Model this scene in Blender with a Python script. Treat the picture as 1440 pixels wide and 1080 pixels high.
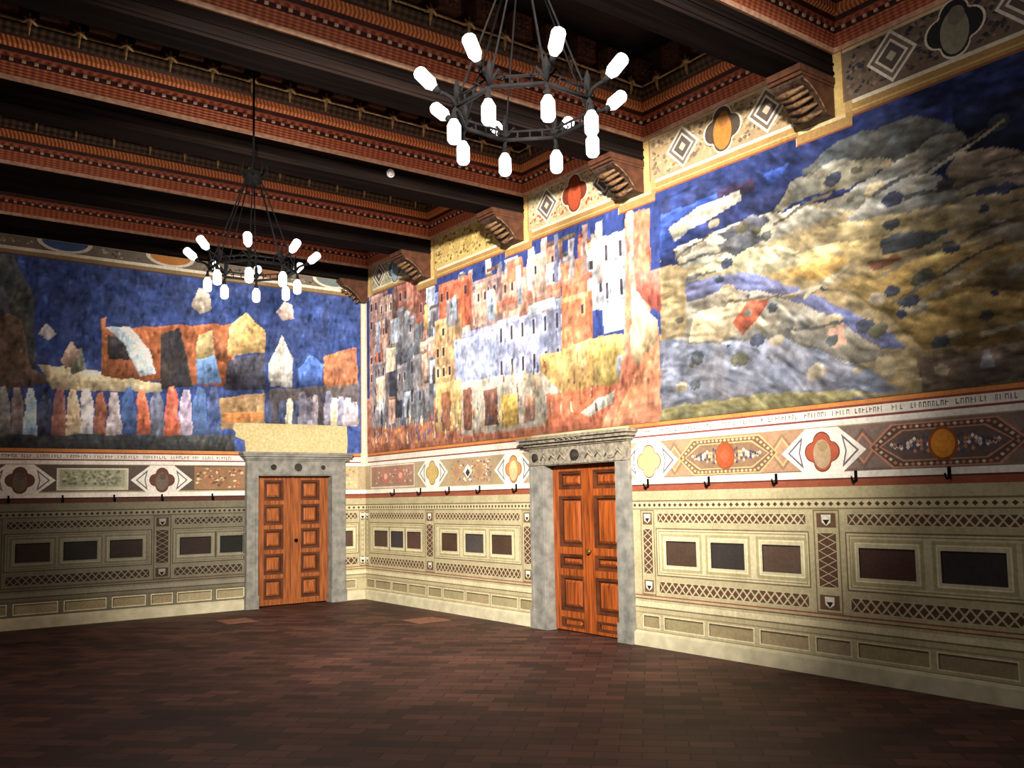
import bpy, bmesh, math, random
import numpy as np
from mathutils import Vector, Matrix

for o in list(bpy.data.objects):
    bpy.data.objects.remove(o)
S = bpy.context.scene
COL = S.collection
random.seed(11)

# ------------------------------------------------------------------ camera
CAM_POS = Vector((-7.1056, -13.8222, 1.62))
YAW, PITCH, ROLL = 0.6361, 0.0839, -0.0187
FOCAL = 1273.1
cam_data = bpy.data.cameras.new('camera')
cam = bpy.data.objects.new('camera', cam_data)
COL.objects.link(cam)
fw = Vector((math.sin(YAW)*math.cos(PITCH), math.cos(YAW)*math.cos(PITCH), math.sin(PITCH)))
rt0 = Vector((math.cos(YAW), -math.sin(YAW), 0))
up0 = rt0.cross(fw)
rt = rt0*math.cos(ROLL) + up0*math.sin(ROLL)
up = -rt0*math.sin(ROLL) + up0*math.cos(ROLL)
m = Matrix((rt, up, -fw)).transposed().to_4x4()
m.translation = CAM_POS
cam.matrix_world = m
cam_data.sensor_fit = 'HORIZONTAL'
cam_data.sensor_width = 36.0
cam_data.lens = 36.0*FOCAL/1440.0
cam_data.shift_x = 0.0
cam_data.shift_y = 54.2/1440.0
cam_data.clip_start = 0.05
S.camera = cam

# ------------------------------------------------------------------ light and exposure
S.view_settings.view_transform = 'Standard'
S.view_settings.look = 'None'
S.view_settings.gamma = 1.0
S.view_settings.use_curve_mapping = False
S.view_settings.exposure = 0.0
world = bpy.data.worlds.new('world')
S.world = world
world.use_nodes = True
bg = world.node_tree.nodes['Background']
bg.inputs[0].default_value = (0.55, 0.72, 1.0, 1)
bg.inputs[1].default_value = 0.7

LAMP_NEAR = 75.0      # chandelier nearest the camera
LAMP_FAR = 80.0       # chandelier near the corner
SPOT = 19000.0  # added lamp out of view, shapes the light falloff on the walls

def spot(name, loc, target, energy, angle, blend, col, size):
    l = bpy.data.lights.new(name, 'SPOT'); l.energy = energy; l.spot_size = math.radians(angle)
    l.spot_blend = blend; l.color = col; l.shadow_soft_size = size
    o = bpy.data.objects.new(name, l); COL.objects.link(o); o.location = loc
    o.rotation_euler = (Vector(target)-Vector(loc)).to_track_quat('-Z', 'Y').to_euler()
    return o
# added key lamp, unseen above the camera, aimed at the corner
spot('added_spot_light', (-7.6, -13.6, 5.05), (0.0, -3.9, 3.0), SPOT, 56, 1.0, (1.0, 0.91, 0.79), 0.3)

# ------------------------------------------------------------------ helpers
def lin(c):
    r = []
    for v in c[:3]:
        v = v/255.0
        r.append(v/12.92 if v <= 0.04045 else ((v+0.055)/1.055)**2.4)
    return (r[0], r[1], r[2], 1.0)

def tag(o, label=None, cat=None, group=None, kind=None):
    if label: o['label'] = label
    if cat: o['category'] = cat
    if group: o['group'] = group
    if kind: o['kind'] = kind
    return o

def empty(name, loc=(0, 0, 0), rz=0.0, parent=None):
    o = bpy.data.objects.new(name, None); COL.objects.link(o)
    o.location = loc; o.rotation_euler = (0, 0, rz); o.empty_display_size = 0.1
    if parent: o.parent = parent
    return o

class MB:
    """collects faces and builds ONE mesh object"""
    def __init__(s): s.v = []; s.f = []; s.m = []; s.uv = []; s.smooth = []
    def face(s, pts, mi=0, uv=None, smooth=False):
        b = len(s.v); s.v += [tuple(p) for p in pts]
        s.f.append(tuple(range(b, b+len(pts)))); s.m.append(mi); s.smooth.append(smooth)
        s.uv.append(uv or [(p[0], p[2]) for p in pts])
    def box(s, a, b, mi=0):
        x0, y0, z0 = [min(p, q) for p, q in zip(a, b)]; x1, y1, z1 = [max(p, q) for p, q in zip(a, b)]
        P = lambda i, j, k: ((x0, x1)[i], (y0, y1)[j], (z0, z1)[k])
        s.face([P(0,0,0), P(1,0,0), P(1,0,1), P(0,0,1)], mi)
        s.face([P(1,1,0), P(0,1,0), P(0,1,1), P(1,1,1)], mi)
        for q in ([P(0,1,0), P(0,0,0), P(0,0,1), P(0,1,1)], [P(1,0,0), P(1,1,0), P(1,1,1), P(1,0,1)]):
            s.face(q, mi, [(p[1], p[2]) for p in q])
        for q in ([P(0,0,1), P(1,0,1), P(1,1,1), P(0,1,1)], [P(0,1,0), P(1,1,0), P(1,0,0), P(0,0,0)]):
            s.face(q, mi, [(p[0], p[1]) for p in q])
    def tube(s, pts, r, n=8, mi=0, caps=True):
        pts = [Vector(p) for p in pts]
        rs = r if isinstance(r, (list, tuple)) else [r]*len(pts)
        rings = []
        ref = None
        for i, p in enumerate(pts):
            d = (pts[min(i+1, len(pts)-1)] - pts[max(i-1, 0)]).normalized()
            if ref is None: ref = Vector((0, 0, 1)) if abs(d.z) < 0.9 else Vector((1, 0, 0))
            a = d.cross(ref).normalized(); b = a.cross(d).normalized(); ref = b
            base = len(s.v)
            for k in range(n):
                t = 2*math.pi*k/n
                s.v.append(tuple(p + (a*math.cos(t)+b*math.sin(t))*rs[i]))
            rings.append(base)
        for i in range(len(rings)-1):
            for k in range(n):
                k2 = (k+1) % n
                q = (rings[i]+k, rings[i]+k2, rings[i+1]+k2, rings[i+1]+k)
                s.f.append(q); s.m.append(mi); s.smooth.append(True); s.uv.append([(0, 0)]*4)
        if caps:
            for base, rev in ((rings[0], False), (rings[-1], True)):
                q = list(range(base, base+n))
                s.f.append(tuple(reversed(q) if not rev else q)); s.m.append(mi); s.smooth.append(False); s.uv.append([(0, 0)]*n)
    def build(s, name, mats, parent=None, bevel=0.0):
        me = bpy.data.meshes.new(name)
        me.from_pydata(s.v, [], s.f)
        for mt in (mats if isinstance(mats, (list, tuple)) else [mats]): me.materials.append(mt)
        me.polygons.foreach_set('material_index', s.m)
        me.polygons.foreach_set('use_smooth', s.smooth)
        u = me.uv_layers.new(name='UVMap')
        flat = [c for f in s.uv for p in f for c in p]
        u.data.foreach_set('uv', flat)
        me.update()
        o = bpy.data.objects.new(name, me); COL.objects.link(o)
        if parent: o.parent = parent
        if bevel:
            bv = o.modifiers.new('bevel', 'BEVEL'); bv.width = bevel; bv.segments = 2; bv.limit_method = 'ANGLE'
            w = o.modifiers.new('weld', 'WELD'); w.merge_threshold = 0.0005
            bpy_mod_order(o)
        return o

def bpy_mod_order(o):
    # weld must run before bevel
    o.modifiers.move(1, 0)

# ------------------------------------------------------------------ materials
def new_mat(name):
    mt = bpy.data.materials.new(name); mt.use_nodes = True
    nt = mt.node_tree; b = nt.nodes['Principled BSDF']
    return mt, nt, b

def noisy(name, c1, c2, scale=6.0, rough=0.7, metal=0.0, stretch=(1, 1, 1), bump=0.0, detail=6.0, coord='Object'):
    mt, nt, b = new_mat(name)
    tc = nt.nodes.new('ShaderNodeTexCoord'); mp = nt.nodes.new('ShaderNodeMapping')
    mp.inputs['Scale'].default_value = stretch
    n = nt.nodes.new('ShaderNodeTexNoise'); n.inputs['Scale'].default_value = scale; n.inputs['Detail'].default_value = detail
    r = nt.nodes.new('ShaderNodeValToRGB')
    r.color_ramp.elements[0].position = 0.32; r.color_ramp.elements[1].position = 0.68
    r.color_ramp.elements[0].color = lin(c1); r.color_ramp.elements[1].color = lin(c2)
    nt.links.new(tc.outputs[coord], mp.inputs[0]); nt.links.new(mp.outputs[0], n.inputs['Vector'])
    nt.links.new(n.outputs['Fac'], r.inputs[0]); nt.links.new(r.outputs[0], b.inputs['Base Color'])
    b.inputs['Roughness'].default_value = rough; b.inputs['Metallic'].default_value = metal
    b.inputs['Specular IOR Level'].default_value = 0.3
    if bump:
        bp = nt.nodes.new('ShaderNodeBump'); bp.inputs['Strength'].default_value = bump; bp.inputs['Distance'].default_value = 0.02
        nt.links.new(n.outputs['Fac'], bp.inputs['Height']); nt.links.new(bp.outputs[0], b.inputs['Normal'])
    return mt

def pigment(name, scale=5.0, lo=0.78, hi=1.12):
    """old wall paint: reads the face colour and breaks it with worn patches"""
    mt, nt, b = new_mat(name)
    at = nt.nodes.new('ShaderNodeAttribute'); at.attribute_name = 'Col'
    tc = nt.nodes.new('ShaderNodeTexCoord')
    n1 = nt.nodes.new('ShaderNodeTexNoise'); n1.inputs['Scale'].default_value = scale; n1.inputs['Detail'].default_value = 8
    n2 = nt.nodes.new('ShaderNodeTexNoise'); n2.inputs['Scale'].default_value = scale*7; n2.inputs['Detail'].default_value = 4
    ad = nt.nodes.new('ShaderNodeMath'); ad.operation = 'ADD'
    mr = nt.nodes.new('ShaderNodeMapRange'); mr.inputs['From Min'].default_value = 0.65; mr.inputs['From Max'].default_value = 1.35
    mr.inputs['To Min'].default_value = lo; mr.inputs['To Max'].default_value = hi
    mx = nt.nodes.new('ShaderNodeVectorMath'); mx.operation = 'SCALE'
    nt.links.new(tc.outputs['Object'], n1.inputs['Vector']); nt.links.new(tc.outputs['Object'], n2.inputs['Vector'])
    nt.links.new(n1.outputs['Fac'], ad.inputs[0]); nt.links.new(n2.outputs['Fac'], ad.inputs[1])
    nt.links.new(ad.outputs[0], mr.inputs['Value'])
    nt.links.new(at.outputs['Color'], mx.inputs[0]); nt.links.new(mr.outputs[0], mx.inputs['Scale'])
    nt.links.new(mx.outputs[0], b.inputs['Base Color'])
    b.inputs['Roughness'].default_value = 0.85; b.inputs['Specular IOR Level'].default_value = 0.15
    return mt

def pattern(name, c1, c2, kind, sx, sy, rough=0.6):
    """carved and painted moulding: a repeat along the moulding (UV)"""
    mt, nt, b = new_mat(name)
    uv = nt.nodes.new('ShaderNodeUVMap')
    sp = nt.nodes.new('ShaderNodeSeparateXYZ'); nt.links.new(uv.outputs[0], sp.inputs[0])
    def math_(op, a, bb=None):
        nd = nt.nodes.new('ShaderNodeMath'); nd.operation = op
        for i, v in enumerate((a, bb)):
            if v is None: continue
            if isinstance(v, (int, float)): nd.inputs[i].default_value = v
            else: nt.links.new(v, nd.inputs[i])
        return nd.outputs[0]
    x = math_('MULTIPLY', sp.outputs[0], sx); y = math_('MULTIPLY', sp.outputs[1], sy)
    if kind == 'leaf':
        a = math_('SINE', math_('ADD', x, math_('MULTIPLY', y, 2.0)))
        c = math_('SINE', math_('SUBTRACT', x, math_('MULTIPLY', y, 2.0)))
        f = math_('MULTIPLY', a, c)
    elif kind == 'rope':
        f = math_('SINE', math_('ADD', x, y))
    else:
        f = math_('MULTIPLY', math_('SINE', x), math_('SINE', y))
    f = math_('ADD', math_('MULTIPLY', f, 0.5), 0.5)
    n = nt.nodes.new('ShaderNodeTexNoise'); n.inputs['Scale'].default_value = 26
    tc = nt.nodes.new('ShaderNodeTexCoord'); nt.links.new(tc.outputs['Object'], n.inputs['Vector'])
    f2 = math_('ADD', math_('MULTIPLY', f, 0.75), math_('MULTIPLY', n.outputs['Fac'], 0.3))
    r = nt.nodes.new('ShaderNodeValToRGB')
    r.color_ramp.elements[0].position = 0.3; r.color_ramp.elements[1].position = 0.85
    r.color_ramp.elements[0].color = lin(c1); r.color_ramp.elements[1].color = lin(c2)
    nt.links.new(f2, r.inputs[0]); nt.links.new(r.outputs[0], b.inputs['Base Color'])
    bp = nt.nodes.new('ShaderNodeBump'); bp.inputs['Strength'].default_value = 0.5; bp.inputs['Distance'].default_value = 0.015
    nt.links.new(f, bp.inputs['Height']); nt.links.new(bp.outputs[0], b.inputs['Normal'])
    b.inputs['Roughness'].default_value = rough; b.inputs['Specular IOR Level'].default_value = 0.3
    return mt

M = {}
M['paint'] = pigment('wall_paint', 4.0, 0.7, 1.14)
M['mural'] = pigment('mural_paint', 7.0, 0.74, 1.2)
M['plaster'] = noisy('plaster', (186,170,130), (214,198,160), 3, 0.9)
M['patch'] = noisy('raw_plaster', (180,164,116), (208,194,148), 26, 0.95, bump=0.4)
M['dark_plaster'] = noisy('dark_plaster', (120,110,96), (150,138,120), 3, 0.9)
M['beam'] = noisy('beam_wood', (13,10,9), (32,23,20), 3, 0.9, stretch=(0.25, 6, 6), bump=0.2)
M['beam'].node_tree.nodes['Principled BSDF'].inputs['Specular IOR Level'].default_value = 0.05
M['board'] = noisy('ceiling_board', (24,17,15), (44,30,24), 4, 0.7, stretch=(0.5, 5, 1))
M['corbel'] = noisy('corbel_wood', (58,34,25), (92,56,38), 9, 0.6, bump=0.4)
M['corbel_dark'] = noisy('corbel_dark_wood', (34,26,24), (84,62,46), 24, 0.6, bump=0.5)
M['edge'] = noisy('gilt_edge', (190,134,104), (222,180,150), 20, 0.5)
M['red'] = pattern('red_leaf_carving', (150,70,46), (208,122,82), 'leaf', 46, 60)
M['red2'] = pattern('red_small_carving', (140,64,44), (192,106,74), 'check', 70, 70)
M['rope'] = pattern('gilt_rope_carving', (160,80,46), (224,146,86), 'rope', 150, 60)
M['orn'] = pattern('dark_leaf_carving', (36,27,20), (92,66,40), 'leaf', 44, 30)
M['gap'] = noisy('dark_red_wood', (46,22,18), (70,32,26), 10, 0.6)
M['dentil'] = noisy('pale_dentil', (214,170,140), (240,214,190), 20, 0.6)
M['gold'] = noisy('worn_gold', (112,84,54), (196,160,108), 30, 0.45, metal=0.2)
M['leaf'] = noisy('dull_gilt_leaf', (70,50,36), (136,104,70), 30, 0.6)
M['block'] = noisy('rosette_wood', (60,35,27), (104,64,46), 30, 0.6, bump=0.5)
M['iron'] = noisy('black_iron', (5,5,6), (13,12,13), 20, 0.9)
M['iron'].node_tree.nodes['Principled BSDF'].inputs['Specular IOR Level'].default_value = 0.08
M['stone'] = noisy('grey_stone', (104,104,100), (142,140,132), 9, 0.8, bump=0.15, detail=10)
M['stone_mould'] = noisy('grey_stone_worn', (96,92,84), (160,150,132), 22, 0.8, bump=0.4, detail=10)
M['boss'] = noisy('dark_boss', (28,26,26), (60,54,50), 20, 0.6)
M['door_wood'] = noisy('door_wood', (104,56,28), (160,92,48), 4, 0.42, stretch=(9, 9, 0.7), bump=0.1)
M['door_panel'] = noisy('door_panel_wood', (112,60,28), (172,98,50), 5, 0.42, stretch=(9, 9, 0.8), bump=0.1)
M['door_red'] = noisy('door_red_wood', (98,46,20), (168,86,36), 4, 0.36, stretch=(9, 9, 0.6), bump=0.1)
M['door_gap'] = noisy('door_groove', (46,22,12), (66,32,16), 6, 0.6)
M['door_mould'] = noisy('door_dark_moulding', (62,32,18), (96,52,28), 6, 0.5)
M['brass'] = noisy('dull_brass', (120,96,50), (170,140,80), 12, 0.35, metal=0.8)
M['plinth'] = noisy('pale_stone', (186,180,150), (214,206,174), 7, 0.85, bump=0.1)
M['plate'] = noisy('floor_plate', (112,74,58), (144,100,80), 14, 0.7)
M['white'] = noisy('white_plastic', (220,220,216), (236,236,232), 5, 0.5)

mt, nt, b = new_mat('bulb_glass')
b.inputs['Base Color'].default_value = (0.9, 0.9, 0.9, 1)
b.inputs['Emission Color'].default_value = (0.94, 0.97, 1.0, 1)
b.inputs['Emission Strength'].default_value = 1.6
M['bulb'] = mt

# brick floor
mt, nt, b = new_mat('brick_floor')
tc = nt.nodes.new('ShaderNodeTexCoord'); mp = nt.nodes.new('ShaderNodeMapping')
mp.inputs['Rotation'].default_value = (0, 0, math.radians(45))
br = nt.nodes.new('ShaderNodeTexBrick')
br.inputs['Scale'].default_value = 1.0; br.inputs['Brick Width'].default_value = 0.30; br.inputs['Row Height'].default_value = 0.15
br.inputs['Mortar Size'].default_value = 0.006; br.inputs['Bias'].default_value = 0.0
br.inputs['Color1'].default_value = lin((54, 35, 32)); br.inputs['Color2'].default_value = lin((96, 63, 53)); br.inputs['Mortar'].default_value = lin((46, 32, 30))
n = nt.nodes.new('ShaderNodeTexNoise'); n.inputs['Scale'].default_value = 1.1; n.inputs['Detail'].default_value = 6
mr = nt.nodes.new('ShaderNodeMapRange'); mr.inputs['From Min'].default_value = 0.3; mr.inputs['From Max'].default_value = 0.7
mr.inputs['To Min'].default_value = 0.55; mr.inputs['To Max'].default_value = 1.25
mx = nt.nodes.new('ShaderNodeVectorMath'); mx.operation = 'SCALE'
nt.links.new(tc.outputs['Object'], mp.inputs[0]); nt.links.new(mp.outputs[0], br.inputs['Vector']); nt.links.new(tc.outputs['Object'], n.inputs['Vector'])
nt.links.new(n.outputs['Fac'], mr.inputs['Value']); nt.links.new(br.outputs['Color'], mx.inputs[0]); nt.links.new(mr.outputs[0], mx.inputs['Scale'])
nt.links.new(mx.outputs[0], b.inputs['Base Color']); b.inputs['Roughness'].default_value = 0.62; b.inputs['Specular IOR Level'].default_value = 0.2
bp = nt.nodes.new('ShaderNodeBump'); bp.inputs['Strength'].default_value = 0.3; bp.inputs['Distance'].default_value = 0.01
nt.links.new(br.outputs['Fac'], bp.inputs['Height']); bp.invert = True; nt.links.new(bp.outputs[0], b.inputs['Normal'])
M['floor'] = mt

# ------------------------------------------------------------------ room shell
X0, Y0, ZT = -8.0, -14.7, 6.75          # left side wall, rear wall, top
T = 0.4
BEAMS = [-0.14, -2.20, -4.555, -6.785, -9.215, -11.6, -13.95]   # near face of every ceiling beam
BW = 0.34
ZB, ZC = 5.36, 5.585                    # beam underside, lower edge of the cornice

RIGHT = -math.pi/2                      # right wall frame: local x runs from the corner towards the camera, -y into the room

fl = MB(); fl.box((X0-T, Y0-T, -0.2), (T, T, 0)); floor = fl.build('floor', M['floor']); tag(floor, 'dark terracotta brick floor of the hall', 'floor', kind='structure')
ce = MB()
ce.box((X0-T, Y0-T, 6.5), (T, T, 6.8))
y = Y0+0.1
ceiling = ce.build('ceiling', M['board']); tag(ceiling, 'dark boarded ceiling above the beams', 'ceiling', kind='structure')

# wall_left: plane y = 0, door opening x -1.90..-0.665
wl = MB()
DL0, DL1, DLH = -1.905, -0.665, 2.065
G = 0.04
wl.box((X0-T, 0, 0), (DL0-G, T, 6.5)); wl.box((DL1+G, 0, 0), (T, T, 6.5)); wl.box((DL0-G, 0, DLH+G), (DL1+G, T, 6.5)); wl.box((DL0-G, T-0.02, 0), (DL1+G, T, DLH+G))
wall_left = wl.build('wall_left', M['plaster']); tag(wall_left, 'end wall with painted dado and blue mural beyond the far chandelier', 'wall', kind='structure')
# wall_right: local frame rotated, door opening s 4.965..6.24
wr = MB()
DR0, DR1, DRH = 4.955, 6.24, 2.02
wr.box((-T, 0, 0), (DR0-G, T, 6.5)); wr.box((DR1+G, 0, 0), (-Y0+T, T, 6.5)); wr.box((DR0-G, 0, DRH+G), (DR1+G, T, 6.5)); wr.box((DR0-G, T-0.02, 0), (DR1+G, T, DRH+G))
wall_right = wr.build('wall_right', M['plaster']); wall_right.rotation_euler.z = RIGHT
tag(wall_right, 'long right wall with painted dado, murals and frieze', 'wall', kind='structure')
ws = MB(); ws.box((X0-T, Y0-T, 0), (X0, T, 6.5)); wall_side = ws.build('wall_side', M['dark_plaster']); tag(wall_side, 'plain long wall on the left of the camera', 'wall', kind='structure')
wb = MB()
for a, c in (((X0, Y0-T, 0), (-6.0, Y0, 6.5)), ((-2.0, Y0-T, 0), (0, Y0, 6.5)), ((-6.0, Y0-T, 0), (-2.0, Y0, 1.2)), ((-6.0, Y0-T, 4.6), (-2.0, Y0, 6.5))): wb.box(a, c)
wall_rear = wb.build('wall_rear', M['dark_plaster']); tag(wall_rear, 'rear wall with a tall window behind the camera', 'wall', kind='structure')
wf = MB()
for a, c in (((-6.0, Y0-0.3, 1.2), (-5.92, Y0-0.2, 4.6)), ((-2.08, Y0-0.3, 1.2), (-2.0, Y0-0.2, 4.6)), ((-4.04, Y0-0.3, 1.2), (-3.96, Y0-0.2, 4.6)), ((-6.0, Y0-0.3, 1.2), (-2.0, Y0-0.2, 1.28)), ((-6.0, Y0-0.3, 4.52), (-2.0, Y0-0.2, 4.6))): wf.box(a, c)
window = wf.build('window_1', M['beam']); tag(window, 'dark framed window in the rear wall', 'window', kind='structure')

# ------------------------------------------------------------------ flat painted decoration
class Paint:
    """coloured shapes painted on a wall, in the wall's own frame (u along, z up)"""
    def __init__(s): s.p = []; s.L = 1
    def poly(s, pts, c, layer=None):
        a = sum(pts[i][0]*pts[(i+1) % len(pts)][1]-pts[(i+1) % len(pts)][0]*pts[i][1] for i in range(len(pts)))
        if a < 0: pts = pts[::-1]
        s.p.append((pts, c, s.L if layer is None else layer))
    def rect(s, u0, z0, u1, z1, c, layer=None):
        s.poly([(min(u0,u1), min(z0,z1)), (max(u0,u1), min(z0,z1)), (max(u0,u1), max(z0,z1)), (min(u0,u1), max(z0,z1))], c, layer)
    def frame(s, u0, z0, u1, z1, w, c, layer=None):
        s.rect(u0, z0, u1, z0+w, c, layer); s.rect(u0, z1-w, u1, z1, c, layer)
        s.rect(u0, z0+w, u0+w, z1-w, c, layer); s.rect(u1-w, z0+w, u1, z1-w, c, layer)
    def disc(s, u, z, ru, rz, c, layer=None, n=20):
        s.poly([(u+ru*math.cos(2*math.pi*k/n), z+rz*math.sin(2*math.pi*k/n)) for k in range(n)], c, layer)
    def diamond(s, u, z, ru, rz, c, layer=None):
        s.poly([(u+ru, z), (u, z+rz), (u-ru, z), (u, z-rz)], c, layer)
    def quatre(s, u, z, r, c, layer=None):
        q = r*0.56
        s.rect(u-q, z-q, u+q, z+q, c, layer)
        L = s.L if layer is None else layer
        for i, (du, dz) in enumerate(((q, 0), (-q, 0), (0, q), (0, -q))):
            s.disc(u+du*0.92, z+dz*0.92, r*0.52, r*0.52, c, L+0.15*(i+1))
    def lattice(s, u0, z0, u1, z1, back, line, cell=0.1, w=0.014, layer=None):
        L = s.L if layer is None else layer
        s.rect(u0, z0, u1, z1, back, L)
        if abs(u1-u0) >= abs(z1-z0):
            h = z1-z0; n = max(2, round((u1-u0)/cell)); st = (u1-u0)/n
            k = h*0.9
            for i in range(n+1):
                for sg in (1, -1):
                    a = u0+st*i; bq = a+sg*k; w2 = w*0.75
                    za, zb2 = z0, z1
                    if bq < u0:
                        zb2 = z0+(z1-z0)*(a-u0)/k; bq = u0
                    if bq > u1:
                        zb2 = z0+(z1-z0)*(u1-a)/k; bq = u1
                    if zb2-z0 < 0.01: continue
                    s.poly([(max(u0, a-w2), za), (min(u1, a+w2), za), (min(u1, bq+w2), zb2), (max(u0, bq-w2), zb2)], line, L+0.5+0.3*(sg > 0))
                    # the mirrored tail that completes the crossing from above
                    bt = a+sg*k
                    if (bt < u0 or bt > u1) and zb2 < z1:
                        e = u0 if bt < u0 else u1
                        e2 = e + (k*(1-(zb2-z0)/(z1-z0)))*(1 if bt < u0 else -1)
                        s.poly([(max(u0, e-w2), zb2), (min(u1, e+w2), zb2), (min(u1, e2+w2), z1), (max(u0, e2-w2), z1)], line, L+0.5+0.3*(sg < 0))
        else:
            wdt = u1-u0; n = max(2, round((z1-z0)/cell)); st = (z1-z0)/n
            for i in range(n):
                a = z0+st*i
                s.poly([(u0, a), (u0+w*1.2, a), (u1, a+st), (u1-w*1.2, a+st)], line, L+0.5)
                s.poly([(u1-w*1.2, a), (u1, a), (u0+w*1.2, a+st), (u0, a+st)], line, L+0.8)
    def build(s, name, parent, mat=None, base=0.002):
        mb = MB()
        cols = []
        for pts, c, L in s.p:
            off = base + L*0.0005
            mb.face([(u, -off, z) for u, z in pts]); cols.append(lin(c))
        o = mb.build(name, mat or M['paint'], parent)
        at = o.data.color_attributes.new('Col', 'FLOAT_COLOR', 'CORNER')
        flat = []
        for poly, c in zip(o.data.polygons, cols): flat += list(c)*poly.loop_total
        at.data.foreach_set('color', flat)
        return o

PALE = (186, 176, 140); CREAM = (206, 198, 162); LINE = (122, 106, 78); RED = (150, 84, 62); WHITE = (240, 236, 226)
DARKP = (66, 54, 48); LATB = (98, 70, 56); LATL = (196, 186, 150); BOXC = (158, 146, 112); OCH = (190, 160, 104)

def jit(c, a=8):
    d = random.uniform(-a, a); return tuple(max(0, min(255, v+d+random.uniform(-a/3, a/3))) for v in c)

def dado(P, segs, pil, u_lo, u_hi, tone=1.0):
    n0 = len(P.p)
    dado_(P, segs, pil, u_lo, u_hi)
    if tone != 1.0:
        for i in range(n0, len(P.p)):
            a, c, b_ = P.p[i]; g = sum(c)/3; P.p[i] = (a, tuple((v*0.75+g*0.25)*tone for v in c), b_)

def dado_(P, segs, pil, u_lo, u_hi):
    """segs: (u0,u1,[dark panel (a,b)...]); pil: list of (u0,u1); z rows measured on both walls alike"""
    P.rect(u_lo, 0.0, u_hi, 1.76, PALE, 0)
    P.rect(u_lo, 1.675, u_hi, 1.735, RED, 1); P.rect(u_lo, 1.735, u_hi, 1.75, (96, 52, 44), 1)
    P.rect(u_lo, 1.56, u_hi, 1.575, LINE, 1)
    n = int(abs(u_hi-u_lo)/0.075)
    P.rect(u_lo, 1.495, u_hi, 1.55, (204, 194, 158), 1)
    for i in range(n):
        u = u_lo+(i+0.5)*(u_hi-u_lo)/n
        P.diamond(u, 1.522, 0.026, 0.022, (84, 66, 50), 2)
    P.rect(u_lo, 1.475, u_hi, 1.485, LINE, 1)
    for a, b_, pans in segs:
        P.lattice(a+0.03, 1.335, b_-0.03, 1.43, LATB, LATL, 0.085)
        P.frame(a+0.022, 1.327, b_-0.022, 1.438, 0.009, LATL, 3)
        P.lattice(a+0.03, 0.585, b_-0.03, 0.70, LATB, LATL, 0.095)
        P.frame(a+0.022, 0.577, b_-0.022, 0.708, 0.009, LATL, 3)
        P.rect(a, 0.76, b_, 1.275, CREAM, 1)
        P.frame(a, 0.76, b_, 1.275, 0.014, LINE, 2)
        P.frame(a+0.035, 0.79, b_-0.035, 1.245, 0.01, (150, 134, 98), 2)
        for i, (c, d) in enumerate(pans):
            P.frame(c-0.075, 0.815, d+0.075, 1.215, 0.03, (176, 164, 122), 3)
            P.frame(c-0.04, 0.845, d+0.04, 1.185, 0.012, (232, 224, 190), 3)
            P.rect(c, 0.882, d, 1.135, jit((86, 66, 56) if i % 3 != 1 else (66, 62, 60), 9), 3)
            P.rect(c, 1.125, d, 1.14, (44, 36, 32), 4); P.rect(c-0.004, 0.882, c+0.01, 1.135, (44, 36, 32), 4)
    for a, b_ in pil:
        P.rect(a, 0.55, b_, 1.47, PALE, 1)
        P.frame(a, 0.55, b_, 1.47, 0.012, LINE, 2)
        P.lattice(a+0.04, 0.78, b_-0.04, 1.26, LATB, LATL, 0.08, layer=2)
        P.frame(a+0.03, 0.77, b_-0.03, 1.27, 0.01, LATL, 4)
        mu = (a+b_)/2
        for zc, top in ((1.375, (230, 226, 206)), (0.645, (230, 226, 206))):
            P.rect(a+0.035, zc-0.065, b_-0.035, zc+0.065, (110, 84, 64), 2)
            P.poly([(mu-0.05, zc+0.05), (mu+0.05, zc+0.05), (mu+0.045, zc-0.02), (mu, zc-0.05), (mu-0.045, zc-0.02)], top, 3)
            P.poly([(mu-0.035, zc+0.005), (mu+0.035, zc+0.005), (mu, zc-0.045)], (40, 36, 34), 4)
    for z0, z1, c in ((0.535, 0.548, RED), (0.50, 0.512, (120, 84, 62)), (0.42, 0.475, (218, 208, 170)), (0.405, 0.418, LINE), (0.352, 0.362, (150, 130, 96)), (0.155, 0.165, LINE)):
        P.rect(u_lo, z0, u_hi, z1, c, 1)
    P.rect(u_lo, 0.0, u_hi, 0.15, (212, 204, 170), 1)

def boxes(P, lst):
    for a, b_ in lst:
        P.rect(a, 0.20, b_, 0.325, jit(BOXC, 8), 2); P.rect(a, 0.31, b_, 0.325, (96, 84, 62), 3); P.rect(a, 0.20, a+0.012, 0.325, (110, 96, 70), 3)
        P.frame(a-0.015, 0.188, b_+0.015, 0.338, 0.012, (226, 216, 178), 3)

def medallion(P, u, z, fill, inner=None, r=0.165):
    P.poly([(u+0.44, z), (u+0.17, z+0.215), (u-0.17, z+0.215), (u-0.44, z), (u-0.17, z-0.215), (u+0.17, z-0.215)], WHITE, 3)
    for sg in (1, -1):
        P.poly([(u+sg*0.37, z), (u+sg*0.2, z+0.15), (u+sg*0.235, z), (u+sg*0.2, z-0.15)], (112, 104, 112), 4)
        P.poly([(u+sg*0.345, z), (u+sg*0.225, z+0.105), (u+sg*0.25, z), (u+sg*0.225, z-0.105)], WHITE, 5)
    P.quatre(u, z, r+0.045, WHITE, 6)
    P.quatre(u, z, r+0.012, (110, 62, 48), 8)
    P.quatre(u, z, r, fill, 10)
    if inner: P.disc(u, z-0.02, r*0.55, r*0.8, inner, 12); P.disc(u+0.01, z+0.05, r*0.3, r*0.3, jit(inner, 20), 13)

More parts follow.
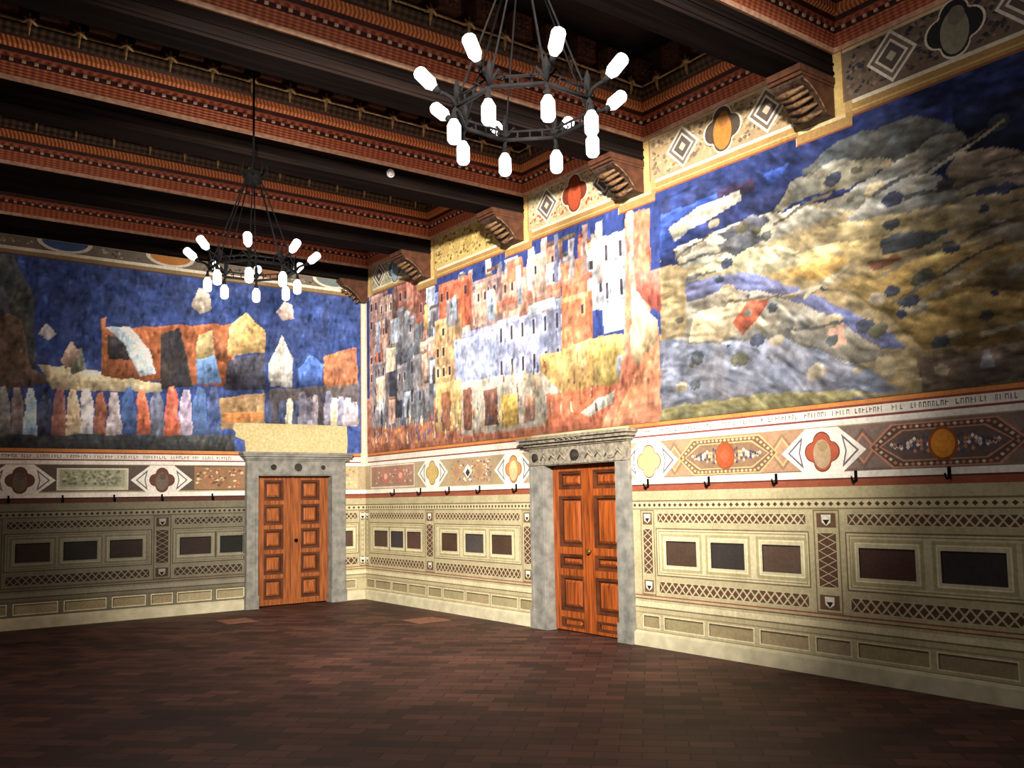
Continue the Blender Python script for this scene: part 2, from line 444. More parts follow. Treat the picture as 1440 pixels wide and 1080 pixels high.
def mottled(P, u0, z0, u1, z1, base, dots, n, layer=2):
    P.rect(u0, z0, u1, z1, base, layer)
    for i in range(n):
        u = random.uniform(u0+0.04, u1-0.04); z = random.uniform(z0+0.03, z1-0.03)
        P.diamond(u, z, random.uniform(0.015, 0.04), random.uniform(0.012, 0.03), jit(random.choice(dots), 10), layer+0.3+0.4*random.random())

def ornament(P, u0, u1, z, base, core, edge):
    """spindle of small ornaments with a round centre"""
    P.rect(u0-0.25, z-0.175, u1+0.25, z+0.225, base, 2)
    z = z+0.02
    mu = (u0+u1)/2; h = (u1-u0)/2
    for sg in (1, -1):
        P.diamond(mu+sg*(h+0.02), z, 0.16, 0.18, tuple(int(v*0.85) for v in base), 2.3); P.diamond(mu+sg*(h+0.02), z, 0.12, 0.14, edge, 2.6); P.diamond(mu+sg*(h+0.02), z, 0.09, 0.11, base, 2.8)
    hexa = lambda k, q: [(mu-h*k, z), (mu-h*(k-0.3), z+q), (mu+h*(k-0.3), z+q), (mu+h*k, z), (mu+h*(k-0.3), z-q), (mu-h*(k-0.3), z-q)]
    P.poly(hexa(0.95, 0.185), edge, 4); P.poly(hexa(0.92, 0.172), tuple(int(v*0.7) for v in base), 4.5)
    ring = hexa(0.875, 0.155)
    for q in range(6):
        a, b_ = ring[q], ring[(q+1) % 6]; L = math.hypot(b_[0]-a[0], b_[1]-a[1]); n = max(2, int(L/0.05))
        for t in range(n):
            f = (t+0.5)/n; P.diamond(a[0]+(b_[0]-a[0])*f, a[1]+(b_[1]-a[1])*f, 0.02, 0.016, (214, 190, 160) if t % 2 else edge, 5)
    P.poly(hexa(0.81, 0.132), edge, 5.5); P.poly(hexa(0.785, 0.12), tuple(int(v*0.8) for v in base), 6)
    for sg in (1, -1):
        for k in range(12):
            a = h*(0.18+0.042*k); sp_ = 0.075*max(0.15, 1-k/12)
            for dz in (-sp_, 0, sp_): P.diamond(mu+sg*a, z+dz*(0.7+0.3*math.sin(k*1.9)), 0.018, 0.02, ((226, 220, 208), (80, 78, 104), edge)[(k+int(dz*100)) % 3], 6.5+0.1*(k % 4))
    P.disc(mu, z, 0.125, 0.14, jit((150, 84, 50)), 7.5); P.disc(mu, z, 0.10, 0.115, core, 8); P.quatre(mu, z, 0.065, jit(core, 26), 9)

def band(P, u_lo, u_hi):
    P.rect(u_lo, 1.75, u_hi, 2.44, (178, 160, 128), 0)
    P.rect(u_lo, 1.75, u_hi, 1.825, WHITE, 1)
    P.rect(u_lo, 1.815, u_hi, 1.825, (196, 170, 130), 2)
    P.rect(u_lo, 2.215, u_hi, 2.265, WHITE, 1)
    P.rect(u_lo, 2.265, u_hi, 2.285, (134, 76, 70), 1)
    P.rect(u_lo, 2.285, u_hi, 2.365, (232, 226, 214), 1)
    P.rect(u_lo, 2.365, u_hi, 2.385, (136, 70, 60), 1)
    P.rect(u_lo, 2.385, u_hi, 2.425, (206, 134, 74), 1)

def script_line(P, u_lo, u_hi, z0, z1):
    """faded painted letters, too worn to read"""
    u = u_lo
    while u < u_hi-0.2:
        for k in range(random.randint(3, 9)):
            w = random.uniform(0.018, 0.03); kind = random.randint(0, 3); c = jit((112, 100, 100), 22)
            P.rect(u, z0, u+0.008, z1, c, 2)
            if kind: P.rect(u+0.008, (z0, z1-0.01, (z0+z1)/2)[kind-1], u+w, (z0, z1-0.01, (z0+z1)/2)[kind-1]+0.01, c, 2)
            if kind == 2: P.rect(u+w-0.006, z0, u+w, z1-0.01, c, 3)
            u += w+0.012
        u += random.uniform(0.03, 0.07)

# ---- right wall: dado (two stretches, either side of the door), ornamental band
S_END = 14.68
PR = Paint()
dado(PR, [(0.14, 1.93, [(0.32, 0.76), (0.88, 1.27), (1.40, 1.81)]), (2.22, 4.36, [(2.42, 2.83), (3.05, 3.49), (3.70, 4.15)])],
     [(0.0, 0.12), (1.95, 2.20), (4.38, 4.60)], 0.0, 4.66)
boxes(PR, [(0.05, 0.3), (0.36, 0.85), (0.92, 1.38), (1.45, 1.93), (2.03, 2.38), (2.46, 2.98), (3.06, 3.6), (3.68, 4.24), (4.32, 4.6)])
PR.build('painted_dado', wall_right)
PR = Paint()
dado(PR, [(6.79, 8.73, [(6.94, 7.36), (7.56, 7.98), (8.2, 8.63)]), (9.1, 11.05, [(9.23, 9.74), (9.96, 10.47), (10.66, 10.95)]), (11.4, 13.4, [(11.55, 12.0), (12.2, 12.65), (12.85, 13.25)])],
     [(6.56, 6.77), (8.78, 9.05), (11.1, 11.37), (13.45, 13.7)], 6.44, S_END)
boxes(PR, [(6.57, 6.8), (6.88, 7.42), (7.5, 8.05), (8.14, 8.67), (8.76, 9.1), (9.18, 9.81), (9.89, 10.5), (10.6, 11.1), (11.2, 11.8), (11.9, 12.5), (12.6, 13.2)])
PR.build('painted_dado', wall_right)

PR = Paint()
band(PR, 0.0, 4.62)
PR.rect(0.22, 1.85, 1.62, 2.195, (168, 134, 116), 2); PR.frame(0.2, 1.835, 1.64, 2.205, 0.02, (226, 218, 200), 3)
mottled(PR, 0.26, 1.88, 1.58, 2.17, (164, 128, 110), [(196, 150, 130), (140, 110, 96), (206, 190, 170)], 60, 4)
for uu in (0.72, 1.2): PR.disc(uu, 2.02, 0.13, 0.11, (190, 120, 104), 6); PR.disc(uu, 2.02, 0.06, 0.05, (220, 180, 160), 7)
medallion(PR, 2.17, 2.03, (204, 176, 110))
mottled(PR, 2.66, 1.84, 3.76, 2.2, (176, 152, 122), [(150, 100, 86), (204, 170, 120), (120, 110, 120), (226, 214, 196)], 90)
PR.diamond(3.13, 2.02, 0.12, 0.1, (228, 222, 212), 4); PR.diamond(3.13, 2.0, 0.06, 0.06, (60, 56, 66), 5)
for sg in (1, -1): PR.diamond(3.13+sg*0.3, 2.02, 0.14, 0.14, (198, 150, 96), 4); PR.diamond(3.13+sg*0.3, 2.02, 0.1, 0.1, (170, 140, 116), 5)
medallion(PR, 4.22, 2.01, (208, 150, 92), (222, 200, 150))
PR.build('ornament_band', wall_right)
PR = Paint()
band(PR, 6.42, S_END)
script_line(PR, 6.6, S_END, 2.305, 2.35)
medallion(PR, 6.72, 2.0, (216, 198, 132))
ornament(PR, 7.12, 8.46, 1.99, (176, 140, 112), (206, 84, 48), (206, 172, 122))
medallion(PR, 8.91, 1.99, (176, 92, 66), (186, 160, 128))
ornament(PR, 9.34, 10.72, 1.98, (132, 112, 104), (214, 142, 50), (186, 130, 104))
medallion(PR, 11.15, 1.98, (120, 100, 88), (150, 130, 110))
ornament(PR, 11.6, 12.95, 1.98, (132, 112, 104), (190, 120, 60), (186, 130, 104))
medallion(PR, 13.4, 1.98, (170, 110, 80))
PR.build('ornament_band', wall_right)

# ---- left wall: dado and band left of the door, and the short piece between door and corner
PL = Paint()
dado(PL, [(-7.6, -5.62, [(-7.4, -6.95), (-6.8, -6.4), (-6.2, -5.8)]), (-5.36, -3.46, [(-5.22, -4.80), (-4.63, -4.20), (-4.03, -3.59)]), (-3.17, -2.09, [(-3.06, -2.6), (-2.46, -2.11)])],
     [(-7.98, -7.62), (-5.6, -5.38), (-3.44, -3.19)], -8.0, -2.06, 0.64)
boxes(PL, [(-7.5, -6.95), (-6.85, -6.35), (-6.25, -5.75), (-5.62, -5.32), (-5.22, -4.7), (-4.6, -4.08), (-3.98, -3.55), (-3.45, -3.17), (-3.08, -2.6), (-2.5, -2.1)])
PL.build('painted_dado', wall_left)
PL = Paint()
dado(PL, [(-0.42, -0.13, [(-0.42, -0.24)])], [(-0.12, 0.0)], -0.44, 0.0)
boxes(PL, [(-0.4, -0.2)])
PL.build('painted_dado', wall_left)
PL = Paint()
band(PL, -8.0, -2.06)
script_line(PL, -8.0, -2.2, 2.30, 2.345)
PL.rect(-8.0, 1.835, -2.06, 2.205, (96, 86, 78), 2)
for u in (-7.05, -5.19, -3.33):
    medallion(PL, u, 1.99, (104, 72, 66), (112, 100, 88))
PL.rect(-4.74, 1.85, -3.80, 2.16, (196, 196, 172), 3); PL.frame(-4.74, 1.85, -3.80, 2.16, 0.02, (214, 214, 192), 4)
mottled(PL, -4.70, 1.90, -3.85, 2.14, (168, 168, 140), [(140, 142, 118), (186, 188, 164), (120, 124, 104)], 120, 5)
mottled(PL, -2.86, 1.85, -2.08, 2.19, (150, 116, 88), [(190, 120, 84), (206, 190, 150), (110, 84, 70)], 60, 2.2)
PL.build('ornament_band', wall_left)
PL = Paint()
band(PL, -0.44, 0.0)
mottled(PL, -0.40, 1.84, -0.14, 2.2, (196, 180, 140), [(176, 150, 110), (214, 200, 166)], 14)
PL.build('ornament_band', wall_left)
# white border strips that frame the corner
PR = Paint(); PR.rect(0.0, 2.24, 0.10, 5.2, (238, 230, 210), 10); PR.rect(0.085, 2.44, 0.10, 5.2, (190, 150, 90), 11); PR.build('corner_border', wall_right)
PL = Paint(); PL.rect(-0.09, 2.24, 0.0, 5.1, (214, 206, 186), 10); PL.rect(-0.09, 2.44, -0.075, 5.1, (150, 110, 80), 11); PL.build('corner_border', wall_left)

# ------------------------------------------------------------------ murals (generic painted fields of colour)
TOWN_AND_FIELDS = [
((176,108,82),0,[(-0.05,2.4),(-0.04,3.38),(3.89,2.98),(6.62,2.87),(6.94,2.83),(6.92,2.37),(4.3,2.33)]),
((168,132,122),1,[(0.19,2.87),(0.84,2.87),(0.84,5.08),(0.19,5.08)]),
((178,150,140),1,[(0.55,3.32),(1.45,3.32),(1.45,4.99),(0.55,4.99)]),
((110,84,80),0,[(0.99,3.74),(1.18,3.74),(1.18,5.2),(0.99,5.2)]),
((150,92,78),1,[(1.18,3.72),(2.19,3.72),(2.19,5.08),(1.18,5.08)]),
((190,120,100),0,[(1.45,4.25),(1.68,4.25),(1.68,5.14),(1.45,5.14)]),
((176,190,212),0,[(2.06,3.17),(2.31,3.17),(2.31,4.97),(2.06,4.97)]),
((120,138,190),1,[(2.31,3.57),(2.71,3.57),(2.71,4.74),(2.31,4.74)]),
((108,112,122),2,[(0.81,2.8),(2.25,2.8),(2.25,4.35),(0.81,4.35)]),
((132,124,132),1,[(0.28,2.82),(0.87,2.82),(0.87,3.95),(0.28,3.95)]),
((66,68,82),0,[(0.87,2.92),(1.29,2.92),(1.29,3.99),(0.87,3.99)]),
((196,190,190),0,[(2.98,4.01),(3.09,4.01),(3.09,4.89),(2.98,4.89)]),
((150,130,120),0,[(3.24,3.97),(3.35,3.97),(3.35,4.87),(3.24,4.87)]),
((182,186,196),0,[(3.67,3.9),(3.81,3.9),(3.81,5.0),(3.67,5.0)]),
((120,116,130),0,[(3.94,4.05),(4.04,4.05),(4.04,4.82),(3.94,4.82)]),
((204,104,74),1,[(2.43,4.09),(3.31,4.09),(3.31,4.83),(2.43,4.83)]),
((150,124,128),1,[(3.31,3.96),(4.1,3.96),(4.1,4.69),(3.31,4.69)]),
((196,158,112),1,[(2.3,2.72),(3.04,2.72),(3.04,4.31),(2.3,4.31)]),
((138,140,182),1,[(3.03,2.81),(5.27,2.81),(5.27,4.0),(3.03,4.0)]),
((156,166,204),0,[(2.84,3.09),(3.91,3.09),(3.91,3.92),(2.84,3.92)]),
((150,158,196),2,[(3.92,2.98),(5.28,2.98),(5.28,4.03),(3.92,4.03)]),
((198,150,130),1,[(4.04,4.04),(4.61,4.04),(4.61,4.64),(4.04,4.64)]),
((208,116,90),1,[(4.17,4.5),(4.52,4.5),(4.52,4.8),(4.17,4.8)]),
((186,196,210),0,[(4.62,3.94),(4.77,3.94),(4.77,4.88),(4.62,4.88)]),
((172,150,140),0,[(4.92,3.98),(5.04,3.98),(5.04,4.95),(4.92,4.95)]),
((168,182,208),1,[(4.76,4.0),(5.3,4.0),(5.3,4.58),(4.76,4.58)]),
((110,110,140),0,[(5.18,4.11),(5.26,4.11),(5.26,4.94),(5.18,4.94)]),
((208,116,84),1,[(5.31,4.08),(5.86,4.08),(5.86,4.51),(5.31,4.51)]),
((176,170,180),0,[(5.45,4.24),(5.56,4.24),(5.56,4.77),(5.45,4.77)]),
((176,140,130),0,[(5.7,4.27),(5.8,4.27),(5.8,4.9),(5.7,4.9)]),
((182,190,200),1,[(5.79,3.82),(6.45,3.82),(6.45,4.58),(5.79,4.58)]),
((196,178,170),0,[(5.96,4.13),(6.08,4.13),(6.08,4.89),(5.96,4.89)]),
((176,184,198),2,[(6.05,3.52),(6.5,3.52),(6.5,4.67),(6.05,4.67)]),
((200,122,86),1,[(5.29,3.46),(5.87,3.46),(5.87,4.08),(5.29,4.08)]),
((196,140,118),0,[(3.33,4.13),(5.29,4.13),(5.29,4.29),(3.33,4.29)]),
((212,128,100),0,[(3.92,4.21),(5.87,4.21),(5.87,4.3),(3.92,4.3)]),
((196,156,96),0,[(4.84,3.43),(6.17,3.5),(6.46,3.45),(6.43,2.73),(5.76,2.54),(4.81,2.52)]),
((206,178,104),0,[(5.8,3.47),(6.37,3.47),(6.38,2.85),(5.9,2.78)]),
((186,176,160),0,[(2.83,3.3),(4.83,3.25),(5.38,2.83),(4.81,2.52),(3.0,2.54)]),
((202,170,110),0,[(2.32,2.63),(3.01,2.63),(3.01,3.35),(2.32,3.35)]),
((150,96,70),0,[(2.47,2.64),(2.71,2.64),(2.71,3.21),(2.47,3.21)]),
((134,88,72),0,[(3.05,2.6),(3.27,2.6),(3.27,3.19),(3.05,3.19)]),
((120,84,74),0,[(3.58,2.62),(3.89,2.62),(3.89,3.13),(3.58,3.13)]),
((214,178,92),0,[(3.97,2.59),(4.34,2.59),(4.34,3.01),(3.97,3.01)]),
((166,124,110),0,[(4.49,2.59),(4.7,2.59),(4.7,2.96),(4.49,2.96)]),
((160,178,200),0,[(6.26,2.97),(6.35,2.97),(6.35,3.24),(6.26,3.24)]),
((196,110,80),0,[(4.97,2.91),(6.03,2.93),(6.43,2.89),(6.41,2.36),(4.95,2.32)]),
((206,206,196),0,[(5.61,2.64),(5.92,2.78),(6.22,2.85),(6.17,2.7),(5.76,2.57)]),
((214,128,98),0,[(6.49,4.85),(6.87,4.81),(6.82,3.4),(6.96,3.37),(6.92,2.37),(5.88,2.34),(6.24,2.75),(6.41,3.46)]),
((196,96,84),0,[(6.61,4.12),(7.33,4.06),(7.3,3.38),(6.92,3.62),(6.62,3.9)]),
((226,196,150),0,[(6.55,4.01),(6.71,3.81),(6.91,3.52),(6.94,3.3),(6.62,3.03),(6.49,3.2)]),
((214,136,100),0,[(6.68,3.18),(6.94,3.31),(6.92,2.38),(6.11,2.38)]),
((220,170,150),0,[(6.51,4.02),(6.59,4.02),(6.59,4.88),(6.51,4.88)]),
((146,128,92),0,[(7.01,4.47),(8.61,4.55),(10.79,4.24),(11.09,4.24),(10.97,2.35),(10.67,2.34),(6.92,2.32)]),
((40,52,104),0,[(7.03,4.86),(8.71,5.01),(9.4,5.1),(10.84,5.0),(11.14,4.98),(11.04,3.46),(10.78,4.02),(10.18,4.09),(9.35,4.27),(8.43,4.25),(7.56,4.1),(7.0,4.08)]),
((48,76,170),0,[(7.03,4.7),(7.49,4.69),(8.01,4.71),(7.72,4.51),(7.22,4.3),(7.0,4.23)]),
((52,80,170),0,[(8.41,4.72),(8.7,4.73),(8.61,4.62),(8.43,4.59)]),
((60,50,80),0,[(7.83,4.72),(8.28,4.72),(8.29,4.59),(7.87,4.55)]),
((84,88,88),0,[(8.85,4.62),(9.23,4.76),(9.59,4.77),(9.97,4.76),(10.32,4.51),(10.36,4.29),(9.63,4.44),(8.99,4.37)]),
((100,104,100),0,[(9.61,4.54),(9.84,4.68),(10.09,4.68),(10.26,4.56),(10.08,4.48)]),
((30,38,66),0,[(10.27,4.71),(10.82,4.67),(11.11,4.61),(11.07,3.88),(10.58,4.22),(10.31,4.31)]),
((126,122,108),0,[(8.47,4.31),(8.69,4.53),(9.08,4.58),(9.26,4.59),(9.66,4.42),(9.56,4.33),(9.06,4.35)]),
((150,144,122),0,[(9.0,4.47),(9.37,4.55),(9.64,4.49),(9.7,4.41),(9.35,4.32),(9.07,4.38)]),
((128,126,116),0,[(8.98,4.24),(9.56,4.33),(10.08,4.51),(10.32,4.49),(10.38,4.4),(10.19,4.29),(9.81,4.17),(9.34,4.08)]),
((142,142,136),0,[(9.3,4.02),(9.59,4.25),(9.94,4.25),(10.18,4.15),(10.34,3.91),(10.16,3.86),(9.6,3.82)]),
((136,122,106),0,[(10.18,4.2),(10.31,4.31),(10.59,4.29),(11.07,3.98),(11.06,3.77),(10.56,3.96),(10.3,3.98)]),
((150,136,122),0,[(10.3,4.02),(10.68,4.09),(11.07,3.93),(11.06,3.81),(10.77,3.94),(10.45,3.96)]),
((58,66,96),0,[(10.34,3.94),(10.67,3.99),(10.77,3.9),(10.45,3.86)]),
((150,134,96),0,[(8.41,4.01),(9.34,4.01),(10.17,3.91),(10.77,3.9),(11.06,3.85),(11.05,3.62),(10.21,3.67),(9.32,3.76),(8.57,3.8)]),
((170,166,148),0,[(7.21,4.25),(8.09,4.34),(8.83,4.28),(9.27,4.1),(8.58,4.04),(7.7,3.98),(7.31,4.01)]),
((92,94,110),0,[(7.81,4.27),(8.26,4.37),(8.47,4.24),(8.07,4.09)]),
((172,150,100),0,[(8.06,3.9),(9.04,3.86),(9.73,3.79),(9.31,3.62),(8.56,3.65),(8.14,3.74)]),
((168,162,130),0,[(7.35,3.9),(7.98,4.08),(8.58,3.97),(8.88,3.77),(8.4,3.73),(7.69,3.81)]),
((190,150,82),0,[(8.64,3.69),(9.03,3.75),(9.32,3.67),(9.17,3.57),(8.79,3.58)]),
((72,78,84),0,[(9.56,3.77),(9.73,3.8),(10.04,3.74),(10.12,3.66),(9.91,3.63),(9.59,3.65)]),
((130,86,66),0,[(9.45,3.62),(9.72,3.63),(9.77,3.57),(9.51,3.53)]),
((150,124,72),0,[(9.16,3.47),(9.96,3.55),(10.74,3.48),(11.04,3.46),(10.99,2.68),(9.92,2.79),(9.56,3.15)]),
((124,106,70),0,[(10.13,3.28),(10.73,3.32),(11.03,3.3),(11.01,2.99),(10.72,3.1)]),
((160,132,76),0,[(9.69,3.12),(10.29,3.19),(10.72,3.05),(10.7,2.78),(9.92,2.81)]),
((104,108,124),0,[(6.96,3.29),(7.66,3.26),(8.61,3.06),(9.2,2.8),(9.71,2.48),(9.24,2.39),(6.92,2.44)]),
((130,126,116),0,[(7.34,3.69),(7.87,3.74),(8.56,3.58),(9.08,3.23),(9.66,2.7),(9.27,2.75),(8.53,3.08),(7.32,3.21)]),
((176,160,130),0,[(7.43,3.52),(8.05,3.56),(8.38,3.25),(7.94,3.18),(7.37,3.22)]),
((98,104,148),0,[(7.35,3.86),(7.97,3.83),(8.48,3.68),(8.71,3.55),(9.15,3.28),(9.65,2.95),(9.77,2.8),(9.54,2.84),(9.0,3.25),(8.47,3.53),(7.87,3.7),(7.34,3.65)]),
((108,92,78),0,[(9.85,2.71),(10.7,2.73),(10.99,2.73),(10.97,2.42),(10.68,2.43),(9.9,2.41)]),
((124,118,80),0,[(6.93,2.56),(8.09,2.59),(9.11,2.53),(9.52,2.44),(6.92,2.38)]),
((190,146,124),0,[(9.01,3.05),(9.09,3.13),(9.19,3.11),(9.22,2.94),(9.12,2.92)]),
((172,84,58),0,[(7.95,3.33),(8.15,3.5),(8.44,3.51),(8.26,3.31),(8.06,3.18)]),
((200,196,180),0,[(7.12,4.52),(7.49,4.62),(8.1,4.64),(8.11,4.54),(7.62,4.45),(7.22,4.34)]),
((90,92,100),0,[(7.8,4.16),(8.17,4.24),(8.38,4.09),(8.02,3.98)]),
((150,150,150),0,[(10.37,2.55),(10.41,2.71),(10.46,2.71),(10.49,2.55)]),
]
BLUE_MURAL = [
((46,64,120),0,[(-6.0,5.06),(0.1,5.13),(0.08,2.28),(-5.92,2.23)]),
((66,72,74),0,[(-6.0,5.06),(-5.33,5.06),(-5.07,4.5),(-5.03,3.51),(-5.94,3.07)]),
((94,78,66),0,[(-5.97,3.92),(-5.4,4.27),(-5.22,4.18),(-5.08,3.51),(-4.81,3.33),(-5.94,3.07)]),
((176,162,128),0,[(-5.02,3.59),(-4.68,3.59),(-3.35,3.42),(-3.35,3.29),(-4.85,3.25)]),
((150,84,52),0,[(-4.21,4.17),(-2.26,4.43),(-2.25,3.42),(-4.17,3.47)]),
((60,56,60),0,[(-4.13,4.07),(-3.79,4.02),(-3.63,3.73),(-4.12,3.73)]),
((172,104,62),0,[(-4.21,4.31),(-4.15,4.32),(-4.14,3.47),(-4.2,3.49)]),
((176,196,214),0,[(-4.13,4.17),(-3.82,4.25),(-3.54,3.93),(-3.43,3.57),(-3.68,3.52),(-3.86,3.93)]),
((54,52,56),0,[(-3.38,4.16),(-3.13,4.27),(-3.0,3.87),(-2.89,3.39),(-3.37,3.33)]),
((88,124,178),0,[(-2.86,3.83),(-2.59,3.92),(-2.46,3.47),(-2.83,3.45)]),
((160,140,96),0,[(-2.83,4.21),(-2.62,4.28),(-2.59,3.9),(-2.85,3.83)]),
((184,150,92),0,[(-2.35,4.37),(-2.09,4.62),(-1.78,4.37),(-1.78,4.02),(-2.37,3.92)]),
((58,60,76),0,[(-2.39,3.86),(-1.78,4.01),(-1.75,3.42),(-2.42,3.38)]),
((140,84,56),0,[(-2.59,4.15),(-2.35,4.35),(-2.37,3.81),(-2.57,3.85)]),
((170,170,166),0,[(-1.71,3.86),(-1.5,4.34),(-1.3,3.95),(-1.32,3.48),(-1.7,3.46)]),
((60,92,170),0,[(-1.22,3.78),(-1.01,4.03),(-0.76,3.87),(-0.8,3.47),(-1.2,3.45)]),
((156,96,66),0,[(-0.76,4.05),(-0.18,4.22),(-0.11,3.37),(-0.76,3.33)]),
((112,120,104),0,[(-4.66,3.74),(-4.48,3.87),(-4.38,3.56),(-4.58,3.46)]),
((166,140,124),0,[(-4.73,3.68),(-4.59,3.95),(-4.48,3.75),(-4.66,3.54)]),
((170,168,176),0,[(-5.0,4.01),(-4.91,4.17),(-4.76,4.03),(-4.88,3.92)]),
((178,166,150),0,[(-2.94,4.64),(-2.82,4.93),(-2.65,4.84),(-2.62,4.61),(-2.81,4.54)]),
((178,156,150),0,[(-1.59,4.68),(-1.45,4.87),(-1.3,4.83),(-1.27,4.62),(-1.47,4.55)]),
((138,112,80),0,[(-2.5,3.25),(-1.77,3.37),(-1.77,2.83),(-2.49,2.75)]),
((176,112,60),0,[(-2.43,3.03),(-1.79,3.08),(-1.79,2.92),(-2.43,2.85)]),
((84,78,80),0,[(-1.7,3.42),(-0.11,3.61),(-0.12,2.88),(-1.7,2.83)]),
((52,54,56),0,[(-5.93,2.6),(-2.25,2.68),(-2.25,2.26),(-5.92,2.23)]),
((110,112,110),0,[(-5.47,2.6),(-5.47,3.08),(-5.44,3.24),(-5.38,3.25),(-5.34,3.07),(-5.31,2.6)]),
((120,110,110),0,[(-5.32,2.6),(-5.32,3.08),(-5.29,3.25),(-5.22,3.25),(-5.18,3.08),(-5.15,2.6)]),
((150,182,224),0,[(-5.16,2.6),(-5.15,3.07),(-5.12,3.24),(-5.06,3.24),(-5.02,3.07),(-4.99,2.61)]),
((58,66,96),0,[(-5.0,2.61),(-4.99,3.05),(-4.96,3.21),(-4.89,3.22),(-4.83,3.04),(-4.81,2.61)]),
((136,90,84),0,[(-4.82,2.61),(-4.81,3.1),(-4.78,3.27),(-4.7,3.28),(-4.65,3.1),(-4.62,2.62)]),
((182,160,130),0,[(-4.63,2.62),(-4.62,3.1),(-4.59,3.28),(-4.52,3.28),(-4.47,3.1),(-4.44,2.62)]),
((196,190,196),0,[(-4.45,2.62),(-4.45,3.13),(-4.42,3.3),(-4.35,3.31),(-4.3,3.12),(-4.28,2.63)]),
((150,90,70),0,[(-4.28,2.63),(-4.28,3.07),(-4.24,3.24),(-4.17,3.25),(-4.13,3.07),(-4.1,2.63)]),
((150,140,146),0,[(-4.11,2.63),(-4.1,3.09),(-4.06,3.26),(-3.98,3.27),(-3.93,3.08),(-3.9,2.64)]),
((56,80,130),0,[(-3.91,2.64),(-3.9,3.15),(-3.86,3.33),(-3.78,3.33),(-3.73,3.15),(-3.7,2.64)]),
((180,92,66),0,[(-3.71,2.64),(-3.7,3.12),(-3.67,3.3),(-3.59,3.31),(-3.54,3.12),(-3.51,2.65)]),
((90,96,120),0,[(-3.52,2.65),(-3.51,3.11),(-3.47,3.29),(-3.39,3.3),(-3.33,3.11),(-3.31,2.65)]),
((186,90,66),0,[(-3.32,2.65),(-3.3,3.19),(-3.26,3.37),(-3.18,3.38),(-3.12,3.19),(-3.09,2.66)]),
((150,136,160),0,[(-3.1,2.66),(-3.09,3.15),(-3.05,3.33),(-2.96,3.34),(-2.91,3.15),(-2.88,2.67)]),
((60,84,128),0,[(-2.89,2.66),(-2.88,3.2),(-2.84,3.39),(-2.75,3.39),(-2.7,3.2),(-2.67,2.67)]),
((60,76,120),0,[(-2.68,2.67),(-2.67,3.22),(-2.63,3.41),(-2.54,3.41),(-2.49,3.22),(-2.46,2.68)]),
((60,70,100),0,[(-1.76,2.83),(-1.76,3.14),(-1.73,3.23),(-1.67,3.23),(-1.63,3.14),(-1.63,2.83)]),
((70,66,74),0,[(-1.65,2.83),(-1.65,3.16),(-1.62,3.25),(-1.56,3.26),(-1.52,3.17),(-1.52,2.84)]),
((60,70,100),0,[(-1.54,2.84),(-1.54,3.15),(-1.51,3.25),(-1.45,3.25),(-1.41,3.16),(-1.41,2.84)]),
((190,180,150),0,[(-1.43,2.84),(-1.43,3.2),(-1.4,3.29),(-1.34,3.3),(-1.3,3.21),(-1.3,2.85)]),
((60,70,100),0,[(-1.32,2.84),(-1.32,3.17),(-1.29,3.27),(-1.23,3.27),(-1.19,3.18),(-1.19,2.85)]),
((110,110,130),0,[(-1.21,2.85),(-1.21,3.32),(-1.18,3.41),(-1.11,3.42),(-1.08,3.32),(-1.08,2.85)]),
((110,110,130),0,[(-1.1,2.85),(-1.1,3.24),(-1.06,3.33),(-1.0,3.34),(-0.96,3.24),(-0.96,2.86)]),
((150,140,150),0,[(-0.98,2.85),(-0.98,3.27),(-0.95,3.37),(-0.89,3.37),(-0.85,3.28),(-0.85,2.86)]),
((70,66,74),0,[(-0.87,2.86),(-0.87,3.31),(-0.83,3.41),(-0.77,3.41),(-0.73,3.32),(-0.73,2.86)]),
((110,110,130),0,[(-0.75,2.86),(-0.75,3.37),(-0.71,3.46),(-0.65,3.46),(-0.61,3.37),(-0.61,2.87)]),
((190,180,150),0,[(-0.64,2.87),(-0.64,3.25),(-0.6,3.35),(-0.53,3.35),(-0.49,3.26),(-0.5,2.87)]),
((110,110,130),0,[(-0.52,2.87),(-0.52,3.28),(-0.48,3.38),(-0.41,3.38),(-0.38,3.29),(-0.38,2.87)]),
((150,140,150),0,[(-0.4,2.87),(-0.4,3.25),(-0.36,3.35),(-0.29,3.35),(-0.26,3.26),(-0.26,2.88)]),
((150,140,150),0,[(-0.28,2.88),(-0.28,3.19),(-0.24,3.29),(-0.17,3.29),(-0.13,3.2),(-0.14,2.88)]),
]


def vnoise(h, w, cells_h, cells_w, rng):
    g = rng.random((cells_h+2, cells_w+2))
    yy = np.linspace(0, cells_h, h, endpoint=False); xx = np.linspace(0, cells_w, w, endpoint=False)
    yi = yy.astype(int); xi = xx.astype(int); fy = yy-yi; fx = xx-xi
    fy = fy*fy*(3-2*fy); fx = fx*fx*(3-2*fx)
    a = g[yi][:, xi]; b_ = g[yi][:, xi+1]; c = g[yi+1][:, xi]; d = g[yi+1][:, xi+1]
    return (a*(1-fx)+b_*fx)*(1-fy)[:, None]+(c*(1-fx)+d*fx)*fy[:, None]

def inside(pts, U, V):
    r = np.zeros(U.shape, bool); n = len(pts)
    for i in range(n):
        x1, y1 = pts[i]; x2, y2 = pts[(i+1) % n]
        if y1 == y2: continue
        c = ((y1 > V) != (y2 > V)) & (U < (x2-x1)*(V-y1)/(y2-y1)+x1)
        r ^= c
    return r

